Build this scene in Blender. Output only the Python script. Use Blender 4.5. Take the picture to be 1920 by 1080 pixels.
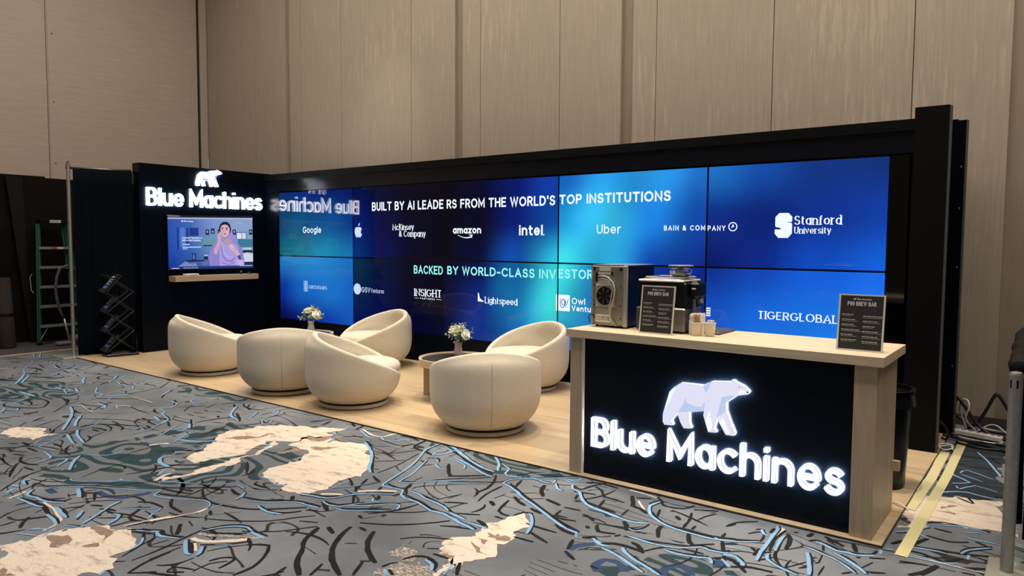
import bpy, bmesh, math, random
from mathutils import Vector, Matrix, noise
random.seed(7)
SC = bpy.context.scene
for o in list(bpy.data.objects): bpy.data.objects.remove(o)
PI = math.pi
COL = SC.collection

# ---------------------------------------------------------------- camera, world, lights, exposure
cam = bpy.data.cameras.new('camera'); camo = bpy.data.objects.new('camera', cam); COL.objects.link(camo)
F_ = Vector((-0.60466356, 0.7939844, -0.06301401)); R_ = Vector((0.79530228, 0.60617879, 0.00644608)); U_ = Vector((-0.04331584, -0.04621747 * -1, 0.99799183))
U_ = R_.cross(F_)
camo.matrix_world = Matrix(((R_.x, U_.x, -F_.x, 10.1959), (R_.y, U_.y, -F_.y, -7.112), (R_.z, U_.z, -F_.z, 1.6479), (0, 0, 0, 1)))
cam.sensor_width = 36; cam.lens = 1356.55 / 1920 * 36; cam.clip_end = 100
SC.camera = camo
SC.view_settings.view_transform = 'Standard'; SC.view_settings.look = 'None'
SC.view_settings.exposure = 0.0; SC.view_settings.gamma = 1.0; SC.view_settings.use_curve_mapping = False
wd = bpy.data.worlds.new('world'); SC.world = wd; wd.use_nodes = True
wd.node_tree.nodes['Background'].inputs[0].default_value = (1.0, .86, .72, 1)
wd.node_tree.nodes['Background'].inputs[1].default_value = 0.07

def area(name, loc, size, power, col, sizey=None, rot=(0, 0, 0)):
    l = bpy.data.lights.new(name, 'AREA'); l.energy = power; l.color = col; l.size = size
    if sizey: l.shape = 'RECTANGLE'; l.size_y = sizey
    o = bpy.data.objects.new(name, l); o.location = loc; o.rotation_euler = rot; COL.objects.link(o); return o
def spot(name, loc, to, power, col, ang=60, blend=.5, rad=.08):
    l = bpy.data.lights.new(name, 'SPOT'); l.energy = power; l.color = col; l.spot_size = math.radians(ang); l.spot_blend = blend; l.shadow_soft_size = rad
    o = bpy.data.objects.new(name, l); o.location = loc
    o.rotation_euler = (Vector(to) - Vector(loc)).to_track_quat('-Z', 'Y').to_euler(); COL.objects.link(o); return o
WARM = (1.0, .90, .78)
area('overhead_fill_light', (4, -3.0, 7.6), 10, 520, WARM, 4)  # added unseen area light, broad ambient fill for walls and booth
area('overhead_fill_light', (11.6, -2.6, 7.6), 3, 330, WARM, 4)  # added unseen fill that brightens the right wall and counter side
area('overhead_fill_light', (4, -9.5, 7.6), 10, 110, (1.0, .93, .84), 4)  # weak frontal fill, added for the surfaces facing the camera
for x, y, pw in ((1.2, -1.6, 760), (2.9, -1.2, 760), (4.4, -1.8, 760), (5.9, -1.1, 760), (7.4, -1.9, 760), (8.9, -2.2, 760)):
    spot('ceiling_downlight', (x, y, 7.4), (x, y, 0), pw, (1.0, .87, .68), 44, .8, .05)
for x, y in ((-.5, -5.0), (2.2, -5.6), (5.0, -5.2), (7.8, -4.8), (10.2, -4.6)):
    spot('carpet_fill_spot', (x, y, 7.4), (x, y, 0), 360, (1.0, .95, .88), 60, .9, .08)  # added unseen spots that brighten the carpet in front of the booth
spot('wall_wash_light', (2.4, -2.2, 7.3), (1.9, .6, 3.2), 260, (1, .93, .8), 26, 1.0, .15)

# ---------------------------------------------------------------- object helpers
def tag(o, label=None, cat=None, group=None, kind=None):
    if label: o['label'] = label
    if cat: o['category'] = cat
    if group: o['group'] = group
    if kind: o['kind'] = kind
    return o
def empty(name, loc, rz=0, label=None, cat=None, group=None):
    o = bpy.data.objects.new(name, None); o.location = loc; o.rotation_euler = (0, 0, rz); o.empty_display_size = .1
    COL.objects.link(o); return tag(o, label, cat, group)
def copy_tree(o, parent=None):
    c = o.copy(); COL.objects.link(c)
    if parent: c.parent = parent
    for ch in list(o.children): copy_tree(ch, c)
    return c

class MB:
    def __init__(s): s.v = []; s.f = []; s.m = []; s.c = []; s.mi = 0; s.col = None
    def add(s, vs, fs, M=None):
        b = len(s.v)
        for v in vs:
            v = Vector(v); s.v.append(M @ v if M else v)
        for f in fs: s.f.append([i + b for i in f]); s.m.append(s.mi); s.c.append(s.col)
    def box(s, x0, x1, y0, y1, z0, z1, M=None, bev=0):
        if bev:
            b = min(bev, (x1 - x0) / 2.01, (y1 - y0) / 2.01, (z1 - z0) / 2.01)
            vs = []
            for x, sx in ((x0, 1), (x1, -1)):
                for y, sy in ((y0, 1), (y1, -1)):
                    for z, sz in ((z0, 1), (z1, -1)):
                        vs += [(x, y + sy * b, z + sz * b), (x + sx * b, y, z + sz * b), (x + sx * b, y + sy * b, z)]
            bm = bmesh.new()
            for v in vs: bm.verts.new(v)
            bmesh.ops.convex_hull(bm, input=bm.verts); bm.verts.index_update()
            s.add([v.co.copy() for v in bm.verts], [[v.index for v in f.verts] for f in bm.faces], M); bm.free(); return
        vs = [(x, y, z) for x in (x0, x1) for y in (y0, y1) for z in (z0, z1)]
        s.add(vs, [(0, 1, 3, 2), (4, 6, 7, 5), (0, 4, 5, 1), (2, 3, 7, 6), (0, 2, 6, 4), (1, 5, 7, 3)], M)
    def lathe(s, prof, n=32, M=None, cap=True):
        vs = []
        for r, z in prof:
            for k in range(n): a = 2 * PI * k / n; vs.append((r * math.cos(a), r * math.sin(a), z))
        fs = []
        for i in range(len(prof) - 1):
            for k in range(n): fs.append((i * n + k, i * n + (k + 1) % n, (i + 1) * n + (k + 1) % n, (i + 1) * n + k))
        if cap: fs.append(list(range(n))[::-1]); fs.append([(len(prof) - 1) * n + k for k in range(n)])
        s.add(vs, fs, M)
    def cyl(s, a, b, r, n=16, r2=None):
        a = Vector(a); b = Vector(b); d = b - a; L = d.length
        M = Matrix.Translation(a) @ d.to_track_quat('Z', 'Y').to_matrix().to_4x4()
        s.lathe([(r, 0), (r2 if r2 is not None else r, L)], n, M)
    def tube(s, pts, r, n=8, closed=False):
        P = [Vector(p) for p in pts]; m = len(P); vs = []; pn = None
        for i in range(m):
            if closed: t = P[(i + 1) % m] - P[i - 1]
            else: t = P[min(i + 1, m - 1)] - P[max(i - 1, 0)]
            t.normalize()
            if pn is None:
                pn = t.orthogonal().normalized()
            pn = (pn - t * pn.dot(t)); pn = pn.normalized() if pn.length > 1e-6 else t.orthogonal().normalized()
            bn = t.cross(pn); rr = r[i] if isinstance(r, (list, tuple)) else r
            for k in range(n): a = 2 * PI * k / n; vs.append(P[i] + pn * math.cos(a) * rr + bn * math.sin(a) * rr)
        fs = []
        for i in range(m if closed else m - 1):
            for k in range(n): j = (i + 1) % m; fs.append((i * n + k, i * n + (k + 1) % n, j * n + (k + 1) % n, j * n + k))
        if not closed: fs.append(list(range(n))[::-1]); fs.append([(m - 1) * n + k for k in range(n)])
        s.add(vs, fs)
    def prism(s, poly, fr, d0, d1):
        """poly in (u,v) placed by frame fr=(origin,u,v,n), from depth d0 to d1 along n"""
        O, u, v, n = [Vector(a) for a in fr]; m = len(poly)
        vs = [O + u * a + v * b + n * d for d in (d0, d1) for a, b in poly]
        if d0 == d1: s.add(vs[:m], [list(range(m))]); return
        s.add(vs, [list(range(m))[::-1], [m + i for i in range(m)]] + [(i, (i + 1) % m, m + (i + 1) % m, m + i) for i in range(m)])
    def build(s, name, mat=None, parent=None, smooth=False, angle=None):
        me = bpy.data.meshes.new(name); me.from_pydata([tuple(v) for v in s.v], [], s.f)
        for mm in (mat if isinstance(mat, (list, tuple)) else [mat]): me.materials.append(mm)
        for i, p in enumerate(me.polygons): p.material_index = s.m[i]; p.use_smooth = smooth
        if any(c is not None for c in s.c):
            ca = me.color_attributes.new('Col', 'FLOAT_COLOR', 'CORNER')
            for p in me.polygons:
                c = s.c[p.index] or (0, 0, 0)
                for li in p.loop_indices: ca.data[li].color = (*c, 1)
        bm = bmesh.new(); bm.from_mesh(me); bmesh.ops.recalc_face_normals(bm, faces=bm.faces); bm.to_mesh(me); bm.free()
        if smooth and angle: me.set_sharp_from_angle(angle=math.radians(angle))
        o = bpy.data.objects.new(name, me); COL.objects.link(o)
        if parent: o.parent = parent
        return o

# ---------------------------------------------------------------- materials
def lin(c):
    return tuple(((x / 255) / 12.92 if x / 255 <= .04045 else ((x / 255 + .055) / 1.055) ** 2.4) for x in c)
def mat(name, rgb, rough=.6, metal=0, spec=.5, coat=0, noise_s=None, noise_a=.12, stretch=(1, 1, 1), bump=0, emit=None, es=1, trans=0, sheen=0):
    m = bpy.data.materials.new(name); m.use_nodes = True; nt = m.node_tree; b = nt.nodes['Principled BSDF']
    b.inputs['Base Color'].default_value = (*rgb, 1); b.inputs['Roughness'].default_value = rough; b.inputs['Metallic'].default_value = metal
    b.inputs['Specular IOR Level'].default_value = spec; b.inputs['Coat Weight'].default_value = coat; b.inputs['Transmission Weight'].default_value = trans
    b.inputs['Sheen Weight'].default_value = sheen
    if emit: b.inputs['Emission Color'].default_value = (*emit, 1); b.inputs['Emission Strength'].default_value = es
    if noise_s:
        tc = nt.nodes.new('ShaderNodeTexCoord'); mp = nt.nodes.new('ShaderNodeMapping'); mp.inputs['Scale'].default_value = stretch
        no = nt.nodes.new('ShaderNodeTexNoise'); no.inputs['Scale'].default_value = noise_s; no.inputs['Detail'].default_value = 5
        nt.links.new(tc.outputs['Object'], mp.inputs[0]); nt.links.new(mp.outputs[0], no.inputs[0])
        r = nt.nodes.new('ShaderNodeMapRange'); r.inputs[3].default_value = 1 - noise_a; r.inputs[4].default_value = 1 + noise_a
        r.inputs[1].default_value = .3; r.inputs[2].default_value = .7
        nt.links.new(no.outputs[0], r.inputs[0])
        mx = nt.nodes.new('ShaderNodeVectorMath'); mx.operation = 'SCALE'; mx.inputs[0].default_value = rgb
        nt.links.new(r.outputs[0], mx.inputs['Scale']); nt.links.new(mx.outputs[0], b.inputs['Base Color'])
        if bump:
            bp = nt.nodes.new('ShaderNodeBump'); bp.inputs['Strength'].default_value = bump; bp.inputs['Distance'].default_value = .004
            nt.links.new(no.outputs[0], bp.inputs['Height']); nt.links.new(bp.outputs[0], b.inputs['Normal'])
    return m
def emis(name, rgb, s):
    m = bpy.data.materials.new(name); m.use_nodes = True; b = m.node_tree.nodes['Principled BSDF']
    b.inputs['Base Color'].default_value = (*[.06 * c for c in rgb], 1); b.inputs['Emission Color'].default_value = (*rgb, 1); b.inputs['Emission Strength'].default_value = s
    b.inputs['Roughness'].default_value = .35
    return m
BLACK = mat('black_laminate', (.0012, .0026, .006), .25, spec=.10)
BLACKM = mat('black_matte', (.0032, .0032, .0034), .5, spec=.08)
EDGE = mat('black_edge', (.05, .047, .042), .6)
DRAPE = mat('black_drape', (.002, .0042, .0065), .9, spec=.05)
FLATM = mat('black_flat', (.0055, .0045, .0045), .8, spec=.1, noise_s=3, noise_a=.3)
STEEL = mat('steel', (.42, .41, .39), .5, metal=1, noise_s=30, noise_a=.1)
STEELD = mat('steel_dark', (.20, .19, .17), .4, metal=1)
ALU = mat('aluminium', (.55, .54, .52), .45, metal=.8)
FABRIC = mat('cream_fabric', (.63, .568, .465), .95, spec=.12, noise_s=22, noise_a=.06, stretch=(1, 1, 9), bump=.12, sheen=.08)
FABRICB = mat('cream_fabric_welt', (.52, .45, .36), .95, spec=.1)
WHITEP = mat('white_plastic', (.72, .70, .66), .4)
PAPER = mat('paper', (.78, .72, .62), .8)
KRAFT = mat('stir_stick_wood', (.48, .29, .16), .7)
TAPE = mat('masking_tape', (.62, .56, .30), .55)
GREEN = mat('green_fibreglass', (.010, .085, .045), .45)
BLKP = mat('black_plastic', (.006, .006, .007), .25, spec=.3)
BLKS = mat('black_satin', (.003, .003, .004), .35, spec=.1)
SILV = mat('silver_paint', (.33, .31, .27), .38, metal=.7, noise_s=8, noise_a=.08)
LETTER = emis('letter_face', (1, 1, 1), 1.25)
LSIDE = emis('letter_side', (.90, .95, 1), 1.3); LBACK = emis('added_back_glow', (1, 1, .97), 90)  # glowing back layer is added to throw a halo onto the panel
LETTERW = emis('wall_letter_face', (1, 1, 1), 26.0); LSIDEW = emis('wall_letter_side', (.92, .96, 1), 9.0); BFACEW = emis('wall_bear_face', (.80, .80, 1), 5)
LGAP = mat('letter_gap', (.004, .004, .006), .9, spec=0)
BFACE = emis('bear_face', lin((228, 228, 250)), .95)
BSHADE = emis('bear_facet', lin((196, 212, 245)), .9)
BHI = emis('bear_facet_light', lin((245, 248, 252)), 1.0)
LEAF = mat('leaf', (.16, .22, .10), .6); PETAL = mat('petal', (.95, .92, .78), .6)
LEAFP = mat('pale_leaf', (.36, .42, .24), .6)
CERAM = mat('white_ceramic', (.75, .70, .66), .25)
GLASS = mat('clear_glass', (.9, .93, .95), .03, trans=1)
DGLASS = mat('smoked_glass', (.03, .026, .023), .22)

def wood(name, c1, c2, axis, plank=None, scale=1.0, rough=.45, amp=1):
    """axis 0: grain along X; 1: along Y; 2: along Z"""
    m = bpy.data.materials.new(name); m.use_nodes = True; nt = m.node_tree; b = nt.nodes['Principled BSDF']; b.inputs['Roughness'].default_value = rough
    N = nt.nodes.new; L = nt.links.new
    tc = N('ShaderNodeTexCoord'); sep = N('ShaderNodeSeparateXYZ'); L(tc.outputs['Object'], sep.inputs[0])
    st = [14 * scale] * 3; st[axis] = .9 * scale
    mp = N('ShaderNodeMapping'); mp.inputs['Scale'].default_value = st; L(tc.outputs['Object'], mp.inputs[0])
    vec = mp.outputs[0]
    if plank:
        # per-plank offset
        pw = N('ShaderNodeMath'); pw.operation = 'DIVIDE'; L(sep.outputs[1], pw.inputs[0]); pw.inputs[1].default_value = plank
        fl = N('ShaderNodeMath'); fl.operation = 'FLOOR'; L(pw.outputs[0], fl.inputs[0])
        w1 = N('ShaderNodeTexWhiteNoise'); w1.noise_dimensions = '1D'; L(fl.outputs[0], w1.inputs['W'])
        sx = N('ShaderNodeMath'); sx.operation = 'MULTIPLY_ADD'; L(w1.outputs[0], sx.inputs[0]); sx.inputs[1].default_value = 1.3; L(sep.outputs[0], sx.inputs[2])
        px = N('ShaderNodeMath'); px.operation = 'DIVIDE'; L(sx.outputs[0], px.inputs[0]); px.inputs[1].default_value = 1.3
        fx = N('ShaderNodeMath'); fx.operation = 'FLOOR'; L(px.outputs[0], fx.inputs[0])
        cb = N('ShaderNodeCombineXYZ'); L(fl.outputs[0], cb.inputs[0]); L(fx.outputs[0], cb.inputs[1])
        w2 = N('ShaderNodeTexWhiteNoise'); w2.noise_dimensions = '3D'; L(cb.outputs[0], w2.inputs[0])
        ad = N('ShaderNodeVectorMath'); ad.operation = 'MULTIPLY_ADD'; L(w2.outputs['Color'], ad.inputs[0]); ad.inputs[1].default_value = (40, 40, 40); L(vec, ad.inputs[2]); vec = ad.outputs[0]
    no = N('ShaderNodeTexNoise'); no.inputs['Scale'].default_value = 1.6; no.inputs['Detail'].default_value = 8; no.inputs['Distortion'].default_value = .6; L(vec, no.inputs[0])
    cr = N('ShaderNodeValToRGB'); e = cr.color_ramp.elements; e[0].position = .28; e[0].color = (*c2, 1); e[1].position = .68; e[1].color = (*c1, 1); L(no.outputs[0], cr.inputs[0])
    out = cr.outputs[0]
    if plank:
        mr = N('ShaderNodeMapRange'); L(w2.outputs['Value'], mr.inputs[0]); mr.inputs[3].default_value = .86; mr.inputs[4].default_value = 1.08
        sc = N('ShaderNodeVectorMath'); sc.operation = 'SCALE'; L(out, sc.inputs[0]); L(mr.outputs[0], sc.inputs['Scale']); out = sc.outputs[0]
        for src, wdt in ((pw, .02), (px, .0025)):
            fr = N('ShaderNodeMath'); fr.operation = 'FRACT'; L(src.outputs[0], fr.inputs[0])
            lt = N('ShaderNodeMath'); lt.operation = 'LESS_THAN'; L(fr.outputs[0], lt.inputs[0]); lt.inputs[1].default_value = wdt
            mm = N('ShaderNodeMapRange'); L(lt.outputs[0], mm.inputs[0]); mm.inputs[3].default_value = 1; mm.inputs[4].default_value = .72
            s2 = N('ShaderNodeVectorMath'); s2.operation = 'SCALE'; L(out, s2.inputs[0]); L(mm.outputs[0], s2.inputs['Scale']); out = s2.outputs[0]
    L(out, b.inputs['Base Color'])
    return m
OAKF = wood('oak_plank_floor', (.57, .43, .265), (.44, .32, .19), 0, .19, .55, .38)
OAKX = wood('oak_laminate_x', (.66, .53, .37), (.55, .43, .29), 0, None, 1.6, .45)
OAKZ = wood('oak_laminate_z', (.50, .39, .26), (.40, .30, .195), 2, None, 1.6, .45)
OAKY = wood('oak_laminate_y', (.50, .36, .22), (.38, .27, .16), 1, None, 1.6, .45)

def vcol_screen(name, rough=.06, strength=1.0):
    m = bpy.data.materials.new(name); m.use_nodes = True; nt = m.node_tree; b = nt.nodes['Principled BSDF']
    at = nt.nodes.new('ShaderNodeVertexColor'); at.layer_name = 'Col'
    b.inputs['Base Color'].default_value = (.003, .003, .004, 1); b.inputs['Roughness'].default_value = rough; b.inputs['Specular IOR Level'].default_value = .15
    nt.links.new(at.outputs[0], b.inputs['Emission Color']); b.inputs['Emission Strength'].default_value = strength
    return m
SCREEN = vcol_screen('screen_display', .025); TVSCR = vcol_screen('tv_display', .12, 1.0)
BEZEL = mat('screen_bezel', (.0015, .0015, .002), .05)
TXT = emis('screen_white', (.86, .93, 1), 1.0); TXTC = emis('screen_cyan_text', lin((150, 240, 240)), 1.0); TXTB = emis('screen_pale_text', lin((200, 220, 255)), .95)

# ---------------------------------------------------------------- stroke lettering
def A_(cx, cy, rx, ry, a0, a1, n=None):
    n = n or max(4, int(abs(a1 - a0) / 15)); return [(cx + rx * math.cos(math.radians(a0 + (a1 - a0) * i / n)), cy + ry * math.sin(math.radians(a0 + (a1 - a0) * i / n))) for i in range(n + 1)]
GLY = {
 'A': (.76, [[(0, 0), (.38, 1), (.76, 0)], [(.15, .34), (.61, .34)]]),
 'B': (.6, [[(.3, .52), (0, .52), (0, 1), (.3, 1)] + A_(.32, .76, .22, .24, 90, -90), [(0, .52), (.32, .52)] + A_(.34, .26, .26, .26, 90, -90) + [(0, 0), (0, .52)]]),
 'C': (.78, [A_(.42, .5, .42, .5, 42, 318)]), 'D': (.72, [[(0, .5), (0, 1), (.25, 1)] + A_(.27, .5, .45, .5, 90, -90) + [(0, 0), (0, .5)]]),
 'E': (.54, [[(.54, 1), (0, 1), (0, 0), (.54, 0)], [(0, .52), (.46, .52)]]), 'F': (.52, [[(.52, 1), (0, 1), (0, 0)], [(0, .52), (.44, .52)]]),
 'G': (.84, [A_(.42, .5, .42, .5, 42, 335) + [(.84, .45), (.5, .45)]]), 'H': (.66, [[(0, 0), (0, 1)], [(.66, 0), (.66, 1)], [(0, .52), (.66, .52)]]),
 'I': (0, [[(0, 0), (0, 1)]]), 'K': (.64, [[(0, 0), (0, 1)], [(.6, 1), (0, .4)], [(.2, .6), (.64, 0)]]), 'L': (.48, [[(0, 1), (0, 0), (.48, 0)]]),
 'M': (.84, [[(0, 0), (0, 1), (.42, .22), (.84, 1), (.84, 0)]]), 'N': (.66, [[(0, 0), (0, 1), (.66, 0), (.66, 1)]]), 'O': (.86, [A_(.43, .5, .43, .5, 90, 450)]),
 'P': (.58, [[(0, 0), (0, 1), (.3, 1)] + A_(.32, .73, .26, .27, 90, -90) + [(0, .46)]]), 'R': (.6, [[(0, 0), (0, 1), (.3, 1)] + A_(.32, .74, .26, .26, 90, -90) + [(0, .48)], [(.3, .48), (.6, 0)]]),
 'S': (.58, [A_(.29, .75, .26, .25, 25, 255) + A_(.29, .26, .29, .26, 75, -160)]), 'T': (.66, [[(0, 1), (.66, 1)], [(.33, 1), (.33, 0)]]),
 'U': (.62, [[(0, 1), (0, .3)] + A_(.31, .31, .31, .31, 180, 360) + [(.62, 1)]]), 'V': (.7, [[(0, 1), (.35, 0), (.7, 1)]]), 'W': (1.04, [[(0, 1), (.26, 0), (.52, 1), (.78, 0), (1.04, 1)]]),
 'X': (.6, [[(0, 0), (.6, 1)], [(0, 1), (.6, 0)]]), 'Y': (.68, [[(0, 1), (.34, .48), (.68, 1)], [(.34, .48), (.34, 0)]]), 'Z': (.6, [[(0, 1), (.6, 1), (0, 0), (.6, 0)]]),
 'J': (.4, [[(.4, 1), (.4, .22)] + A_(.2, .2, .2, .2, 0, -170)]),
 '9': (.54, [A_(.27, .69, .27, .31, 0, 360), [(.54, .69), (.54, .4)] + A_(.29, .32, .25, .32, 0, -150)]), '-': (.36, [[(0, .42), (.36, .42)]]), "'": (.02, [[(0, 1), (0, .8)]]), '.': (.02, [[(0, .02), (.01, .02)]]),
 '&': (.74, [[(.72, 0), (.14, .66)] + A_(.32, .8, .19, .2, 190, -40) + [(.1, .42)] + A_(.3, .24, .29, .24, 150, 290) + [(.66, .45)]]),
 'a': (.54, [A_(.27, .35, .27, .35, 0, 360), [(.54, .7), (.54, 0)]]), 'b': (.56, [[(0, 1), (0, 0)], A_(.28, .35, .28, .35, 180, 540)]), 'c': (.52, [A_(.3, .35, .3, .35, 48, 312)]),
 'd': (.56, [[(.56, 1), (.56, 0)], A_(.28, .35, .28, .35, 0, 360)]), 'e': (.58, [[(.02, .34), (.58, .34)] + A_(.3, .35, .28, .35, 3, 318)]),
 'f': (.34, [A_(.32, .8, .2, .2, 85, 180) + [(.12, 0)], [(0, .68), (.32, .68)]]), 'g': (.54, [A_(.27, .37, .27, .33, 0, 360), [(.54, .7), (.54, -.04)] + A_(.27, -.04, .27, .25, 0, -155)]),
 'h': (.54, [[(0, 0), (0, 1)], [(0, .38)] + A_(.27, .42, .27, .28, 180, 0) + [(.54, 0)]]), 'i': (0, [[(0, 0), (0, .7)], [(0, .98), (0, .99)]]), 'k': (.5, [[(0, 0), (0, 1)], [(.48, .7), (0, .28)], [(.17, .42), (.5, 0)]]),
 'l': (0, [[(0, 0), (0, 1)]]), 'm': (.92, [[(0, 0), (0, .7)], [(0, .4)] + A_(.23, .44, .23, .26, 180, 0) + [(.46, 0)], [(.46, .4)] + A_(.69, .44, .23, .26, 180, 0) + [(.92, 0)]]),
 'n': (.54, [[(0, 0), (0, .7)], [(0, .38)] + A_(.27, .42, .27, .28, 180, 0) + [(.54, 0)]]), 'o': (.58, [A_(.29, .35, .29, .35, 90, 450)]), 'p': (.56, [[(0, -.3), (0, .7)], A_(.28, .35, .28, .35, 180, 540)]),
 'r': (.32, [[(0, 0), (0, .7)], [(0, .38)] + A_(.25, .42, .25, .28, 180, 70)]), 's': (.44, [A_(.22, .53, .2, .17, 30, 255) + A_(.22, .18, .22, .18, 75, -155)]), 't': (.34, [[(.12, .93), (.12, .18)] + A_(.29, .18, .17, .18, 180, 285), [(0, .69), (.33, .69)]]),
 'u': (.54, [[(0, .7), (0, .28)] + A_(.27, .28, .27, .28, 180, 360) + [(.54, .7)], [(.54, .7), (.54, 0)]]), 'v': (.52, [[(0, .7), (.26, 0), (.52, .7)]]), 'w': (.84, [[(0, .7), (.21, 0), (.42, .7), (.63, 0), (.84, .7)]]),
 'x': (.5, [[(0, 0), (.5, .7)], [(0, .7), (.5, 0)]]), 'j': (.1, [[(.1, .7), (.1, -.2)]]), 'q': (.54, [A_(.27, .35, .27, .35, 0, 360), [(.54, .7), (.54, -.3)]]),
 'y': (.52, [[(0, .7), (.27, .02)], [(.52, .7), (.2, -.22), (.04, -.26)]]), 'z': (.46, [[(0, .69), (.46, .69), (0, .01), (.46, .01)]]), ' ': (.12, []),
}
def ribbon(pts, w, sx, contrast=None):
    """outline polygon pieces of a stroke; pts already scaled; w half width"""
    P = [Vector((x, y)) for x, y in pts]; n = len(P)
    closed = (P[0] - P[-1]).length < 1e-4 and n > 3
    L = []; Rr = []
    for i in range(n):
        if closed: a = P[i - 1] if i else P[-2]; b = P[(i + 1)] if i < n - 1 else P[1]
        else: a = P[max(i - 1, 0)]; b = P[min(i + 1, n - 1)]
        d1 = (P[i] - a); d2 = (b - P[i])
        if d1.length < 1e-7: d1 = d2
        if d2.length < 1e-7: d2 = d1
        d1 = d1.normalized(); d2 = d2.normalized(); t = (d1 + d2)
        if t.length < .3: t = d1
        t = t.normalized(); nn = Vector((-t.y, t.x)); k = 1 / max(.45, nn.dot(Vector((-d1.y, d1.x))))
        ww = w * (contrast[0] + (contrast[1] - contrast[0]) * abs(t.y) ** 1.5) if contrast else w
        q = P[i]
        if not closed and i == 0: q = q - d2 * ww * (.9 if not contrast else .3)
        if not closed and i == n - 1: q = q + d1 * ww * (.9 if not contrast else .3)
        L.append(q + nn * ww * k); Rr.append(q - nn * ww * k)
    return L, Rr
def text(mb, s, O, u, v, nrm, cap, width, wt=.16, serif=False, gap=None, layers=None, per=None, track=0, xs=None):
    """lay s from lower-left O; cap: capital height; width: total outer width. layers: list of (d0,d1,material index)"""
    O = Vector(O); u = Vector(u); v = Vector(v); nrm = Vector(nrm); h = wt / 2
    gp = (gap if gap is not None else .2) + wt
    adv = 0
    for i, c in enumerate(s): adv += GLY[c][0] + (gp if i < len(s) - 1 else 0)
    adv += wt
    sx = width / (adv * cap) if width else 1
    x = h; layers = layers or [(0, 0, 0)]
    for c in s:
        m = per() if per else mb
        for st in GLY[c][1]:
            pts = [((x + px) * cap * sx, (h + py * (1 - 2 * h)) * cap) for px, py in st]
            w = h * cap * (min(1.0, sx * 1.15) if sx < 1 else 1)
            L, Rr = ribbon(pts, w, sx, (.45, 1.05) if serif else None)
            polys = [[L[i], L[i + 1], Rr[i + 1], Rr[i]] for i in range(len(L) - 1)]
            if serif:
                for (a, b) in ((st[0], st[1] if len(st) > 1 else st[0]), (st[-1], st[-2] if len(st) > 1 else st[-1])):
                    if abs(a[0] - b[0]) < .5 * abs(a[1] - b[1]) and (a[1] in (0, 1, .7, -.3)) and c not in 's':
                        cx = (x + a[0]) * cap * sx; cy = (h + a[1] * (1 - 2 * h)) * cap + (h * .4 * cap if a[1] in (1, .7) else -h * .4 * cap); sw = cap * sx * (.15 + h * .7); sh = cap * .03
                        lf = sw * (.95 if not (a[1] in (.7,)) else .9); rt = sw if a[1] in (0, 1, -.3) and c not in 'hbkldpnmru' or a[1] <= 0 else sw * .2
                        polys.append([Vector((cx - lf, cy - sh)), Vector((cx + rt, cy - sh)), Vector((cx + rt, cy + sh)), Vector((cx - lf, cy + sh))])
            for d0, d1, mi in layers:
                m.mi = mi
                if d0 == d1:
                    for p in polys: m.prism([tuple(q) for q in p], (O, u, v, nrm), d0, d0)
                else:
                    n = len(L)
                    for p in polys[:n - 1]: m.prism([tuple(q) for q in p], (O, u, v, nrm), d0, d1)
        x += GLY[c][0] + gp
        yield_ = None
    return sx
BEAR = [(0.21, 0.514), (0.466, 0.52), (0.489, 0.531), (0.577, 0.577), (0.791, 0.597), (0.802, 0.619), (0.827, 0.622), (0.842, 0.603), (0.921, 0.577), (0.957, 0.554), (1.0, 0.516), (0.98, 0.486), (0.867, 0.457), (0.746, 0.362), (0.748, 0.268), (0.795, 0.151), (0.849, 0.038), (0.844, 0.009), (0.755, 0.007), (0.71, 0.081), (0.647, 0.18), (0.628, 0.104), (0.613, 0.05), (0.644, 0.011), (0.554, 0.004), (0.514, 0.122), (0.493, 0.185), (0.5, 0.234), (0.313, 0.191), (0.318, 0.061), (0.347, 0.011), (0.261, 0.0), (0.221, 0.061), (0.178, 0.167), (0.094, 0.056), (0.122, 0.011), (0.022, 0.004), (0.0, 0.041), (0.002, 0.133), (0.077, 0.396), (0.117, 0.446)]
BSH = [[(0.277, 0.362), (0.286, 0.304), (0.396, 0.275), (0.464, 0.277), (0.516, 0.351), (0.5, 0.237), (0.311, 0.196), (0.241, 0.185), (0.187, 0.176), (0.25, 0.279)], [(0.701, 0.419), (0.795, 0.453), (0.86, 0.452), (0.746, 0.362), (0.741, 0.259), (0.698, 0.223), (0.647, 0.187), (0.687, 0.36)], [(0.482, 0.514), (0.579, 0.574), (0.543, 0.486), (0.522, 0.439)]]
BHL = [[(0.077, 0.396), (0.156, 0.459), (0.103, 0.331), (0.009, 0.151), (0.025, 0.214)], [(.6, .05), (.56, .006), (.52, .12), (.56, .25), (.6, .1)], [(.8, .03), (.76, .01), (.68, .13), (.72, .2)], [(.9, .52), (.96, .53), (.985, .5), (.88, .47)]]

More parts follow.
